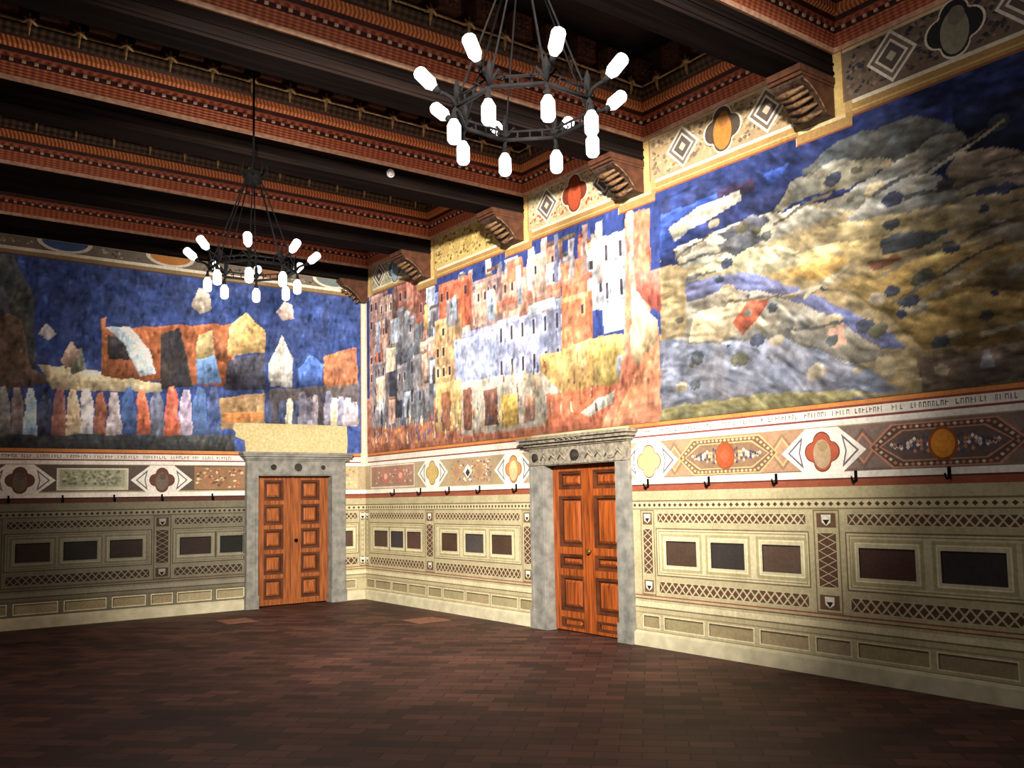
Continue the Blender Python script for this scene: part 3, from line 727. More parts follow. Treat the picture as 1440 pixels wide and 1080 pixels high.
def mural(name, u0, u1, z0, z1, top, shapes, rz, seed, res=0.016, keep=None, base=(48, 66, 138), strokes=150, slope=lambda u, v: 0.0, fade=0.14, gain=1.06):
    rng = np.random.default_rng(seed)
    W = int(round((u1-u0)/res)); H = int(round((z1-z0)/res))
    us = np.linspace(u0, u1, W+1); zs = np.linspace(z0, z1, H+1)
    U, V = np.meshgrid(us, zs)
    h, w = U.shape
    n1 = vnoise(h, w, int((z1-z0)*6), int((u1-u0)*6), rng)-0.5
    n2 = vnoise(h, w, int((z1-z0)*6), int((u1-u0)*6), rng)-0.5
    n3 = vnoise(h, w, int((z1-z0)*20), int((u1-u0)*20), rng)-0.5
    Uw = U+0.045*n1+0.012*n3; Vw = V+0.045*n2+0.012*n3
    img = np.zeros((h, w, 3)); img[:] = base
    prng = random.Random(seed)
    for c, win, pts in shapes:
        lo_u = min(p[0] for p in pts); hi_u = max(p[0] for p in pts); lo_v = min(p[1] for p in pts); hi_v = max(p[1] for p in pts)
        if win:
            mk = inside(pts, U+0.012*n3, V+0.012*n3)
        else:
            mk = inside(pts, Uw, Vw)
        tint = 1.0+0.34*n1+0.3*n3
        img[mk] = np.clip(np.array(c)[None, :]*tint[mk][:, None]+(n2[mk]*10)[:, None]*np.array([1, 0.2, -1])[None, :], 0, 255)
        if not win:
            # modelled edges: a light upper rim, a dark lower rim, as the painter left them
            for q in (2, 5, 9, 14):
                e = mk & ~np.roll(mk, -q, 0); img[e] = np.clip(img[e]*1.05, 0, 255)
                e = mk & ~np.roll(mk, q, 0); img[e] *= 0.93
        if win:
            # light cornice, darker side and rows of openings
            e = mk & (V > hi_v-0.06); img[e] = np.clip(img[e]*1.2, 0, 255)
            dk = mk & (U > lo_u+(hi_u-lo_u)*0.78); img[dk] *= 0.84
            sp = 0.2 if win == 1 else 0.3
            vv = hi_v-0.2
            while vv > lo_v+0.25:
                uu = lo_u+0.08
                while uu < hi_u-0.06:
                    if prng.random() < 0.75:
                        o2 = (np.abs(U-uu) < 0.05) & (np.abs(V-vv) < (0.085 if win == 1 else 0.13)); img[o2 & mk] = np.clip(img[o2 & mk]*1.22, 0, 255)
                        o = (np.abs(U-uu) < 0.026) & (np.abs(V-vv) < (0.06 if win == 1 else 0.1))
                        img[o & mk] = (66, 58, 70)
                    uu += sp*0.8
                vv -= sp*1.5
    # scattered brush strokes, soft and slanted
    for k in range(int((u1-u0)*(z1-z0)*strokes)):
        a = prng.uniform(u0, u1); b_ = prng.uniform(z0, z1); ln = prng.uniform(0.03, 0.16); th = prng.uniform(0.010, 0.028)
        s0 = slope(a, b_)
        if abs(s0) > 1: ln *= 0.45
        sl = s0+prng.uniform(-0.35, 0.35); ca, sa = math.cos(sl), math.sin(sl); R2 = ln*2.0
        i0 = max(0, int((b_-R2-z0)/res)); i1 = min(h, int((b_+R2-z0)/res)+1); j0 = max(0, int((a-R2-u0)/res)); j1 = min(w, int((a+R2-u0)/res)+1)
        if i1 <= i0 or j1 <= j0: continue
        uu = U[i0:i1, j0:j1]-a; vv = V[i0:i1, j0:j1]-b_
        g = np.exp(-((uu*ca+vv*sa)/ln)**2-((vv*ca-uu*sa)/th)**2)[..., None]
        img[i0:i1, j0:j1] = np.clip(img[i0:i1, j0:j1]*(1+g*prng.choice((-0.26, -0.18, 0.16, 0.24))), 0, 255)
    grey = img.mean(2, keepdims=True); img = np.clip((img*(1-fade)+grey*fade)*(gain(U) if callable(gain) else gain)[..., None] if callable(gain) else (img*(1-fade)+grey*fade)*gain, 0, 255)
    if keep: keep(img, U, V, prng, n1, n3)
    # to linear
    x = np.clip(img/255.0, 0, 1); x = np.where(x <= 0.04045, x/12.92, ((x+0.055)/1.055)**2.4)
    # faces below the stepped top edge
    fu = (us[:-1]+us[1:])/2; fv = (zs[:-1]+zs[1:])/2
    FU, FV = np.meshgrid(fu, fv)
    ok = FV < np.vectorize(top)(FU)
    jj, ii = np.nonzero(ok)
    vid = jj*w+ii
    quads = np.stack([vid, vid+1, vid+w+1, vid+w], 1).astype(np.int32)
    co = np.stack([U.ravel(), np.full(U.size, -0.012), V.ravel()], 1).astype(np.float32)
    me = bpy.data.meshes.new(name)
    me.vertices.add(len(co)); me.vertices.foreach_set('co', co.ravel())
    me.loops.add(quads.size); me.loops.foreach_set('vertex_index', quads.ravel())
    me.polygons.add(len(quads)); me.polygons.foreach_set('loop_start', np.arange(0, quads.size, 4, dtype=np.int32))
    me.update(calc_edges=True); me.validate()
    at = me.color_attributes.new('Col', 'FLOAT_COLOR', 'POINT')
    rgba = np.ones((len(co), 4), np.float32); rgba[:, :3] = x.reshape(-1, 3)
    at.data.foreach_set('color', rgba.ravel())
    me.materials.append(M['mural'])
    # drop vertices above the edge
    bm = bmesh.new(); bm.from_mesh(me)
    bmesh.ops.delete(bm, geom=[v for v in bm.verts if not v.link_faces], context='VERTS')
    bm.to_mesh(me); bm.free()
    o = bpy.data.objects.new(name, me); COL.objects.link(o); o.rotation_euler.z = rz
    return o

NB = [-b_ for b_ in BEAMS]
def top_right(u):
    for k in range(1, len(NB)):
        if NB[k]-0.42 < u < NB[k]+0.17: return 4.86
    return 5.09 if u < NB[1] else 4.945
def town_blocks(rng):
    pal = [(206, 112, 82), (206, 164, 146), (176, 188, 208), (140, 136, 142), (204, 166, 104), (220, 206, 180), (186, 130, 112), (160, 168, 190)]
    out = []
    for z0, z1, n in ((4.2, 4.85, 26), (3.8, 4.4, 22), (3.35, 3.95, 22), (3.0, 3.5, 16)):
        for i in range(n):
            u = rng.uniform(0.2, 6.0); w = rng.uniform(0.1, 0.32); zt = rng.uniform(z0+0.25, z1); zb = zt-rng.uniform(0.3, 0.6)
            c = rng.choice(pal)
            out.append((c, 1 if w > 0.2 else 0, [(u, zb), (u+w, zb), (u+w, zt), (u, zt)]))
            if rng.random() < 0.5: out.append((tuple(int(v*0.72) for v in c), 0, [(u-0.02, zt-0.01), (u+w+0.02, zt-0.01), (u+w+0.02, zt+0.04), (u-0.02, zt+0.04)]))
            if rng.random() < 0.3: out.append(((90, 84, 92), 0, [(u+w*0.3, zb), (u+w*0.7, zb), (u+w*0.7, zb+0.2), (u+w*0.5, zb+0.27), (u+w*0.3, zb+0.2)]))
    for i in range(120):
        u = rng.uniform(0.2, 5.9); z = rng.uniform(2.5, 2.85) if u < 4 else rng.uniform(2.6, 3.3)
        w = rng.uniform(0.02, 0.05); out.append((rng.choice([(216, 190, 150), (170, 96, 70), (90, 100, 150), (230, 216, 190), (120, 90, 80), (206, 160, 80)]), 0, [(u, z), (u+w, z), (u+w*0.7, z+0.13), (u+w*0.3, z+0.13)]))
    return out
def bushes(rng):
    out = []
    for i in range(150):
        u = rng.uniform(7.2, 14.2); z = rng.uniform(2.6, 4.5); r = rng.uniform(0.02, 0.075)
        c = rng.choice([(74, 80, 84), (92, 92, 76), (66, 72, 92), (176, 160, 126), (150, 140, 120)])
        out.append((c, 0, [(u+r*1.5*math.cos(t*0.785), z+r*math.sin(t*0.785)) for t in range(8)]))
    for i in range(40):
        u = rng.uniform(7.1, 14.0); z = 2.7+rng.uniform(0, 1.6); L = rng.uniform(0.3, 1.1); a = rng.uniform(-0.1, 0.45)
        out.append((rng.choice([(96, 94, 92), (178, 168, 140), (110, 100, 84), (150, 140, 116)]), 0, [(u, z), (u+L, z+L*a), (u+L, z+L*a+0.025), (u, z+0.035)]))
    return out
trng = random.Random(21)
cut = [i for i, q in enumerate(TOWN_AND_FIELDS) if q[0] == (214, 128, 98)][0]
TOWN_AND_FIELDS = TOWN_AND_FIELDS[:12]+town_blocks(trng)+TOWN_AND_FIELDS[12:cut]+town_blocks(trng)[:46:2]+town_blocks(trng)[-110:]+TOWN_AND_FIELDS[cut:]+bushes(trng)
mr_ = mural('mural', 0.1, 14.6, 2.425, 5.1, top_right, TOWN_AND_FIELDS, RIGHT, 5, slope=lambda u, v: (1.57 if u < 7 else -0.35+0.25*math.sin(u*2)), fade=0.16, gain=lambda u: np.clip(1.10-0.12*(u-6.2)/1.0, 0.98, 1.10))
tag(mr_, 'long worn mural of pink and grey town blocks and ochre hills on right wall', 'mural')
ml_ = mural('mural', -7.98, -0.09, 2.43, 5.08, lambda u: 5.08, BLUE_MURAL, 0.0, 8, slope=lambda u, v: 1.5, fade=0.2, gain=1.3)
tag(ml_, 'blue mural with a row of coloured upright strokes on the end wall', 'mural')

# ------------------------------------------------------------------ frieze panels above the right mural, one between each pair of beams
FR_COL = [((150, 168, 176), (186, 178, 140), (120, 150, 160)), ((206, 182, 116), (206, 182, 116), (150, 104, 60)), ((176, 80, 52), (190, 180, 140), (176, 80, 52)),
          ((190, 128, 62), (176, 152, 118), (120, 104, 90)), ((150, 146, 126), (120, 104, 90), (70, 70, 74)), ((150, 120, 90), (130, 112, 96), (110, 84, 64))]
FR_LAB = ['small frieze panel with pale blue medallion, nearest the corner', 'plain yellow ochre frieze panel, second from the corner',
          'frieze panel with red medallion and white diamonds, third from the corner', 'frieze panel with orange and grey medallion, fourth from the corner',
          'brown frieze panel with dark medallion, at the upper right, fifth from the corner', 'frieze panel beyond the fifth beam, nearest the camera']
for k in range(6):
    a = NB[k]+0.0; b_ = NB[k+1]-0.0
    zb = 5.20 if k == 0 else 5.10
    med, base, dots = FR_COL[k]
    P = Paint()
    P.rect(a, zb, b_, ZC+0.02, base, 1)
    mottled(P, a+0.1, zb+0.02, b_-0.02, ZC, base, [jit(dots, 16), tuple(int(v*0.8) for v in base), tuple(min(255, int(v*1.15)) for v in base)], int((b_-a)*170), 2)
    zt = 4.945 if k else 5.09
    # ochre border below the panel, stepping down under the corbel
    P.rect(a+0.17, zt, b_-0.42, zb, (176, 140, 88), 1); P.rect(a+0.17, zb-0.035, b_-0.42, zb, (232, 224, 196), 2); P.rect(a+0.17, zt, b_-0.42, zt+0.02, (150, 90, 60), 2); P.rect(a+0.17, zt+0.05, b_-0.42, zt+0.065, (214, 184, 120), 2)
    P.rect(b_-0.42, 4.86, b_+0.17, 5.0, (176, 140, 88), 1); P.rect(b_-0.40, 4.965, b_+0.1, 5.0, (226, 208, 160), 2); P.rect(b_-0.42, 4.86, b_+0.17, 4.88, (150, 90, 60), 2)
    P.rect(b_-0.42, 5.0, b_-0.34, zb, (196, 160, 104), 2.5); P.rect(b_-0.34, 5.0, b_, zb, (186, 150, 98), 2)
    P.rect(a, 5.0, a+0.10, ZC+0.02, (222, 190, 122), 3); P.rect(a+0.1, max(zt, 5.0 if k else zt), a+0.17, zb, (196, 160, 104), 2.5); P.rect(a+0.085, zb, a+0.1, ZC, (150, 110, 70), 4)
    P.rect(a+0.1, ZC-0.03, b_, ZC+0.02, (214, 196, 150), 3)
    if k != 1:
        mu = a+0.1+(b_-0.36-a)*0.5; z = (zb+ZC)/2
        for sg in (1, -1):
            P.diamond(mu+sg*0.55, z, 0.235, 0.235, (236, 230, 214), 6); P.diamond(mu+sg*0.55, z, 0.2, 0.2, (124, 110, 96), 7); P.diamond(mu+sg*0.55, z, 0.155, 0.155, (230, 224, 208), 8); P.diamond(mu+sg*0.55, z, 0.125, 0.125, (96, 86, 80), 9); P.diamond(mu+sg*0.55, z, 0.05, 0.05, (190, 180, 160), 9.5)
        P.quatre(mu, z, 0.245, (236, 228, 206), 10); P.quatre(mu, z, 0.225, tuple(int(v*0.7) for v in dots), 12); P.disc(mu, z-0.03, 0.12, 0.185, med, 14); P.disc(mu+0.02, z+0.1, 0.07, 0.08, jit(tuple(int(v*0.85) for v in med), 10), 15)
    else:
        for q in range(5):
            P.disc(a+0.45+0.3*q, (zb+ZC)/2, 0.08, 0.11, jit((190, 160, 96), 16), 5)
    o = P.build('frieze_painting', None, base=0.004); o.rotation_euler.z = RIGHT
    tag(o, FR_LAB[k], 'frieze panel', 'painted frieze panels on the right wall')
# strip of frieze on the end wall under the first beam
P = Paint()
P.rect(-7.98, 5.19, 0.0, 5.357, (120, 110, 100), 1)
mottled(P, -7.9, 5.2, -0.1, 5.35, (120, 110, 100), [(84, 78, 74), (176, 166, 150), (140, 122, 96)], 160, 2)
for u, c in ((-6.6, (150, 120, 90)), (-4.7, (70, 96, 140)), (-3.25, (186, 124, 66)), (-1.75, (150, 100, 70)), (-0.6, (120, 130, 130))):
    for ru, rz_, cc, ly in ((0.36, 0.16, (224, 214, 196), 5), (0.3, 0.125, c, 6)):
        P.poly([(u+ru*math.cos(t), 5.355+rz_*math.sin(t)) for t in [math.pi+math.pi*q/14 for q in range(15)]], cc, ly)
P.rect(-7.98, 5.155, 0.0, 5.2, (236, 228, 206), 8); P.rect(-7.98, 5.08, 0.0, 5.155, (150, 128, 96), 8); P.rect(-7.98, 5.08, 0.0, 5.1, (110, 80, 60), 9)
o = P.build('frieze_painting', None, base=0.004)
tag(o, 'long painted frieze strip under the ceiling of the end wall', 'frieze panel')

# raw plaster above the left door
P = MB(); pts = [(-2.08, 2.42), (-0.36, 2.42), (-0.345, 2.6), (-0.36, 2.875), (-0.9, 2.885), (-1.5, 2.88), (-2.26, 2.875), (-2.29, 2.78), (-2.24, 2.72), (-2.25, 2.66), (-2.1, 2.6)]
P.face([(u, -0.03, z) for u, z in pts])
for i in range(len(pts)):
    a = pts[i]; b_ = pts[(i+1) % len(pts)]
    P.face([(b_[0], -0.03, b_[1]), (a[0], -0.03, a[1]), (a[0], -0.014, a[1]), (b_[0], -0.014, b_[1])])
o = P.build('plaster_patch', M['patch']); tag(o, 'pale yellow raw plaster block on the wall above the left-hand door', 'plaster')

# plinths
def plinth(name, parts, rz, lab):
    mb = MB()
    for a, b_ in parts:
        mb.box((a, -0.045, 0), (b_, 0, 0.135)); mb.face([(a, -0.045, 0.135), (b_, -0.045, 0.135), (b_, -0.006, 0.16), (a, -0.006, 0.16)])
    o = mb.build(name, M['plinth']); o.rotation_euler.z = rz; tag(o, lab, 'baseboard', kind='structure')
plinth('baseboard_right', [(0.0, 4.64), (6.45, 14.68)], RIGHT, 'pale stone plinth along the right wall')
plinth('baseboard_left', [(-7.98, -2.09), (-0.41, -0.045)], 0, 'pale stone plinth along the end wall')

# ------------------------------------------------------------------ beams, corbels, cornices
ORD = ['first', 'second', 'third', 'fourth', 'fifth', 'sixth', 'seventh']
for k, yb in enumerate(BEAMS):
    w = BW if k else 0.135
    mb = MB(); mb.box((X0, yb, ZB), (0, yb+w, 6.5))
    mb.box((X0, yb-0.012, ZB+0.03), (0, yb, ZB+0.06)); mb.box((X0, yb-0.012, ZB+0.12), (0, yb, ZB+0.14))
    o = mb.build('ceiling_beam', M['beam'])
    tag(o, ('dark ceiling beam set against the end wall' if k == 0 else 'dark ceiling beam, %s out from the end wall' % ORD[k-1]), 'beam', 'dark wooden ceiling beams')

def corbel_mesh(w):
    prof = [(0.0, 5.0), (0.13, 5.0), (0.15, 5.02), (0.17, 5.055), (0.22, 5.115), (0.29, 5.17), (0.37, 5.215), (0.43, 5.235), (0.455, 5.25), (0.455, 5.275), (0.0, 5.275)]
    mb = MB()
    mb.face([(-d, 0, z) for d, z in prof][::-1], 0); mb.face([(-d, w, z) for d, z in prof], 0)
    for i in range(len(prof)):
        a = prof[i]; b_ = prof[(i+1) % len(prof)]
        mb.face([(-a[0], 0, a[1]), (-b_[0], 0, b_[1]), (-b_[0], w, b_[1]), (-a[0], w, a[1])], 1)
    return mb
CK = []
for k in range(6):
    w = BW if k else 0.13
    root = empty('corbel', (-0.014, BEAMS[k], 0))
    if k <= 1:
        mb = corbel_mesh(w); body = mb.build('bracket', [M['corbel'], M['corbel_dark']], root)
        ab = MB(); ab.box((-0.52, -0.02, 5.30), (-0.002, w, 5.358)); ab.box((-0.49, -0.01, 5.272), (-0.002, w, 5.30)); top = ab.build('abacus', M['corbel'], root)
        lf = MB()
        for q in range(5):
            d = 0.15+0.065*q; z = 5.045+0.062*q-0.0055*q*q
            lf.tube([(-d-0.01, 0.02, z-0.02), (-d-0.03, w/2, z-0.045), (-d-0.01, w-0.02, z-0.02)], [0.012, 0.03, 0.012], 6)
        lf.tube([(-d_-0.004, -0.004, z_) for d_, z_ in ((0.13, 5.01), (0.17, 5.06), (0.22, 5.118), (0.29, 5.173), (0.37, 5.218), (0.44, 5.24))], 0.008, 6)
        leaf = lf.build('carved_leaf', M['leaf'], root)
        if k == 1: CK = [body, top, leaf]
    else:
        for ch in CK:
            c = ch.copy(); COL.objects.link(c); c.parent = root
    tag(root, ['small carved corbel in the corner under the first beam', 'orange-lit carved corbel beside the pale blue frieze medallion', 'carved corbel at the right end of the yellow frieze panel',
               'carved corbel at the right end of the frieze panel with red medallion', 'carved corbel at the right end of the frieze panel with orange medallion', 'carved corbel at the right end of the brown frieze panel, nearest the camera'][k],
        'corbel', 'carved wooden corbels on the right wall')

PROF = [((0, 0), (0.03, -0.004), 'edge'), ((0.03, -0.004), (0.042, 0.035), 'edge'), ((0.042, 0.035), (0.075, 0.145), 'red'), ((0.075, 0.145), (0.085, 0.19), 'gap'), ((0.085, 0.19), (0.10, 0.235), 'red2'),
        ((0.10, 0.235), (0.115, 0.275), 'gap'), ((0.115, 0.275), (0.16, 0.295), 'rope'), ((0.16, 0.295), (0.175, 0.35), 'rope'), ((0.175, 0.35), (0.20, 0.365), 'gap'), ((0.20, 0.365), (0.24, 0.455), 'orn'), ((0.24, 0.455), (0.16, 0.47), 'gap'), ((0.16, 0.47), (0.12, 0.52), 'gap'), ((0.12, 0.52), (0.10, 0.92), 'gap')]
CM = ['edge', 'red', 'gap', 'red2', 'rope', 'orn']
def ring_at(x0, x1, y0, y1, d): return [(x0+d, y0+d), (x0+d, y1-d), (x1-d, y1-d), (x1-d, y0+d)]
block = None; knot = None
for k in range(6):
    yf = BEAMS[k]; yn = BEAMS[k+1]+BW
    x0, x1, y0, y1 = X0, 0.0, yn, yf
    mb = MB()
    for (d0, h0), (d1, h1), nm in PROF:
        a = ring_at(x0, x1, y0, y1, d0); b_ = ring_at(x0, x1, y0, y1, d1)
        L = math.hypot(d1-d0, h1-h0)
        for i in range(4):
            j = (i+1) % 4
            if i == 0: continue           # the side wall behind the camera carries none
            ax = 0 if abs(a[i][0]-a[j][0]) > abs(a[i][1]-a[j][1]) else 1
            mb.face([(a[i][0], a[i][1], ZC+h0), (b_[i][0], b_[i][1], ZC+h1), (b_[j][0], b_[j][1], ZC+h1), (a[j][0], a[j][1], ZC+h0)], CM.index(nm),
                    [(a[i][ax], h0), (b_[i][ax], h1), (b_[j][ax], h1), (a[j][ax], h0)])
    root = empty('trim_%d' % (k+1), (0, 0, 0))
    tag(root, 'red and gilt carved cornice of the ceiling bay between the %s and %s beams' % (ORD[k], ORD[k+1]), 'cornice', kind='structure')
    mb.build('cornice', [M[c] for c in CM], root)
    # dentils
    dn = MB()
    xx = X0+0.2
    while xx < -0.12:
        dn.box((xx, yf-0.096, ZC+0.158), (xx+0.035, yf-0.07, ZC+0.182)); xx += 0.105
    yy = yf-0.16
    while yy > yn+0.16:
        dn.box((-0.096, yy, ZC+0.158), (-0.07, yy-0.035, ZC+0.182)); yy -= 0.105
    dn.build('dentil_course', M['dentil'], root)
    # gilt garland: a rod along the cornice with knots
    D = 0.27; ZR = ZC+0.47
    rd = MB()
    rd.tube([(X0+0.1, yf-D, ZR), (-D, yf-D, ZR), (-D, yn+D, ZR)], 0.013, 6)
    rd.build('gilt_rod', M['gold'], root)
    def knot_mb():
        q = MB()
        q.tube([(-0.07, 0, -0.012), (0, 0, 0.03), (0.07, 0, -0.012)], [0.01, 0.028, 0.01], 6)
        q.tube([(-0.05, 0, 0.055), (0, 0, 0.0), (0.05, 0, 0.055)], [0.006, 0.02, 0.006], 6)
        q.tube([(0, 0, 0.09), (0, 0, 0.0), (0, 0.02, -0.11)], [0.007, 0.02, 0.008], 6)
        return q
    def block_mb():
        q = MB(); q.box((-0.12, -0.17, -0.1), (0.12, 0.0, 0.12))
        for i in range(8):
            t = i*math.pi/4; q.tube([(0.02*math.cos(t), -0.172, 0.01+0.02*math.sin(t)), (0.075*math.cos(t), -0.178, 0.01+0.075*math.sin(t))], [0.008, 0.022], 6)
        q.tube([(0, -0.165, 0.01), (0, -0.2, 0.01)], 0.025, 8)
        q.box((-0.12, -0.178, -0.1), (0.12, -0.17, -0.08)); q.box((-0.12, -0.178, 0.1), (0.12, -0.17, 0.12))
        return q
    xs = [-0.42-0.42*i for i in range(17)]
    n_y = max(1, int((yf-yn-2*D-0.1)/0.42)); ys = [yf-D-0.22-0.42*i for i in range(n_y)]
    for i, (px, py, rz) in enumerate([(x, yf, 0) for x in xs]+[(0, y_, -math.pi/2) for y_ in ys]):
        if knot is None:
            knot = knot_mb().build('gilt_knot', M['gold'], root); block = block_mb().build('rosette_block', M['block'], root); kn, bk = knot, block
        else:
            kn = knot.copy(); COL.objects.link(kn); kn.parent = root
            bk = block.copy(); COL.objects.link(bk); bk.parent = root
        ox, oy = ((0, -D) if rz == 0 else (-D, 0))
        kn.location = (px+ox, py+oy, ZR); kn.rotation_euler.z = rz
        bx, by = ((0.21, -0.10) if rz == 0 else (-0.10, -0.21))
        bk.location = (px+bx, py+by, ZC+0.66); bk.rotation_euler.z = rz

# ------------------------------------------------------------------ doors
def leaf_parts(root, x0, x1, z0, z1, yf, panels, mats, thick=0.05):
    """a framed leaf: stiles and rails as one mesh, each panel its own child"""
    us = sorted({x0, x1}|{p[0] for p in panels}|{p[2] for p in panels}); zs = sorted({z0, z1}|{p[1] for p in panels}|{p[3] for p in panels})
    mb = MB()
    for i in range(len(us)-1):
        for j in range(len(zs)-1):
            cu, cz = (us[i]+us[i+1])/2, (zs[j]+zs[j+1])/2
            if any(p[0] < cu < p[2] and p[1] < cz < p[3] for p in panels): continue
            mb.box((us[i], yf, zs[j]), (us[i+1], yf+thick, zs[j+1]))
    leaf = mb.build('door_leaf', mats[0], root)
    for a, c, b_, d in panels:
        q = MB()
        q.box((a, yf+0.032, c), (b_, yf+0.046, d), 1)
        for i, (m0, dep) in enumerate(((0.0, 0.004), (0.018, 0.012))):    # stepped moulding
            for (p0, p1) in (((a+m0, c+m0), (b_-m0, c+m0+0.018)), ((a+m0, d-m0-0.018), (b_-m0, d-m0)), ((a+m0, c+m0+0.018), (a+m0+0.018, d-m0-0.018)), ((b_-m0-0.018, c+m0+0.018), (b_-m0, d-m0-0.018))):
                q.box((p0[0], yf+dep, p0[1]), (p1[0], yf+0.034, p1[1]), 2)
        mg = 0.06; i0 = 0.085
        a2, c2, b2, d2 = a+mg, c+mg, b_-mg, d-mg
        a3, c3, b3, d3 = a+i0, c+i0, b_-i0, d-i0
        y1, y2 = yf+0.032, yf+0.014
        q.face([(a3, y2, c3), (b3, y2, c3), (b3, y2, d3), (a3, y2, d3)], 0)
        for p in ([(a2, y1, c2), (b2, y1, c2), (b3, y2, c3), (a3, y2, c3)], [(b2, y1, c2), (b2, y1, d2), (b3, y2, d3), (b3, y2, c3)], [(b2, y1, d2), (a2, y1, d2), (a3, y2, d3), (b3, y2, d3)], [(a2, y1, d2), (a2, y1, c2), (a3, y2, c3), (a3, y2, d3)]): q.face(p, 0)
        q.build('panel', [mats[1], mats[2], M['door_mould']], leaf)
    return leaf

# door_1: carved double door in the end wall
d1 = empty('door_1', (0, 0, 0)); tag(d1, 'square panelled double door in grey stone frame in the end wall', 'door', kind='structure')
mb = MB()
for a, b_ in ((-2.085, DL0), (DL1, -0.42)):
    mb.box((a, -0.10, 0), (b_, 0.12, 2.05)); mb.box((a-0.015, -0.115, 0), (b_+0.015, 0.1, 0.2)); 
mb.box((-1.945, -0.112, 0.2), (DL0+0.0, -0.1, 2.05)); mb.box((DL1, -0.112, 0.2), (DL1+0.04, -0.1, 2.05))
mb.build('jambs', M['stone'], d1)
mb = MB()
mb.box((-2.085, -0.10, DLH-0.015), (-0.42, 0.12, 2.29)); mb.box((DL0-0.04, -0.112, DLH), (DL1+0.04, -0.1, DLH+0.035))
for i, (e, z0, z1) in enumerate(((0.02, 2.29, 2.315), (0.05, 2.315, 2.35), (0.085, 2.35, 2.385), (0.10, 2.385, 2.42))):
    mb.box((-2.085-e, -0.10-e, z0), (-0.42+e, 0.0, z1))
lint = mb.build('lintel', M['stone'], d1)
for u, r_ in ((-1.66, 0.045), (-1.25, 0.062), (-0.82, 0.036)):
    q = MB(); q.tube([(u, -0.1, 2.185), (u, -0.12, 2.185)], r_, 14); q.tube([(u, -0.118, 2.185), (u, -0.128, 2.185)], r_*0.6, 12); q.build('boss', M['boss'], lint)
for a, b_ in ((DL0+0.003, (DL0+DL1)/2-0.003), ((DL0+DL1)/2+0.003, DL1-0.003)):
    w = b_-a; pans = []
    for i in range(5):
        zt = 1.985-i*0.388; pans.append((a+w*0.235, zt-0.325, b_-w*0.235, zt))
    lf = leaf_parts(d1, a, b_, 0.02, 2.05, 0.05, pans, (M['door_wood'], M['door_panel'], M['door_gap']))
    if a > -1.5:
        q = MB(); q.tube([(a+0.05, 0.05, 1.02), (a+0.05, 0.02, 1.02)], 0.016, 10); q.tube([(a+0.05, 0.022, 1.02), (a+0.05, 0.01, 1.02)], 0.03, 10); q.build('knob', M['iron'], lf)
q = MB(); q.box(((DL0+DL1)/2-0.03, 0.035, 0.02), ((DL0+DL1)/2+0.03, 0.05, 2.05)); q.build('meeting_strip', M['door_wood'], d1)
# door_2: tall panelled double door in the right wall
d2 = empty('door_2', (0, 0, 0), RIGHT); tag(d2, 'orange brown double door with tall panels in carved grey stone frame in the right wall', 'door', kind='structure')
mb = MB()
for a, b_, e in ((4.645, DR0, 1), (DR1, 6.445, -1)):
    mb.box((a, -0.07, 0), (b_, 0.25, DRH)); mb.box((a-0.015, -0.085, 0), (b_+0.01, 0.2, 0.22))
    mb.box((a+0.03, -0.085, 0.22), (a+0.06, -0.07, DRH)); mb.box((b_-0.05, -0.082, 0.22), (b_-0.02, -0.07, DRH))
mb.build('jambs', M['stone'], d2)
mb = MB()
mb.box((4.645, -0.07, DRH), (6.445, 0.25, 2.245)); mb.box((4.645, -0.085, DRH+0.01), (6.445, -0.07, DRH+0.04))
for e, z0, z1 in ((0.02, 2.245, 2.265), (0.05, 2.265, 2.30), (0.09, 2.30, 2.34), (0.12, 2.34, 2.375)):
    mb.box((4.645-e, -0.07-e, z0), (6.445+e, 0.0, z1))
lint = mb.build('lintel', M['stone_mould'], d2)
for u, r_ in ((4.78, 0.05), (5.55, 0.07), (6.2, 0.07)):
    q = MB(); q.tube([(u, -0.07, 2.13), (u, -0.095, 2.13)], r_, 14); q.tube([(u, -0.09, 2.13), (u, -0.11, 2.13)], r_*0.6, 12); q.build('boss', M['boss'] if u < 6 else M['stone_mould'], lint)
q = MB()
for i in range(9):
    u = 4.95+i*0.17
    if abs(u-5.55) < 0.1: continue
    q.tube([(u-0.06, -0.075, 2.09), (u, -0.085, 2.16), (u+0.06, -0.075, 2.09)], [0.008, 0.018, 0.008], 6)
for i in range(5): q.tube([(5.3+i*0.1, -0.16, 2.32), (5.33+i*0.1, -0.175, 2.345), (5.36+i*0.1, -0.16, 2.32)], 0.014, 6)
q.build('carved_scrolls', M['stone_mould'], lint)
mid = (DR0+DR1)/2
for a, b_ in ((DR0+0.003, mid-0.003), (mid+0.003, DR1-0.003)):
    w = b_-a
    rows = ((1.72, 1.945), (1.02, 1.64), (0.755, 0.935), (0.245, 0.675), (0.05, 0.17))
    pans = [(a+w*0.17, c, b_-w*0.14, d) for c, d in rows]
    lf = leaf_parts(d2, a, b_, 0.015, DRH-0.005, 0.06, pans, (M['door_red'], M['door_red'], M['door_gap']), 0.055)
    if a > 5.4:
        q = MB(); q.tube([(a+0.05, 0.06, 0.98), (a+0.05, 0.02, 0.98)], 0.014, 10); q.tube([(a+0.05, 0.025, 0.98), (a+0.05, 0.005, 0.98)], 0.028, 10); q.build('knob', M['brass'], lf)

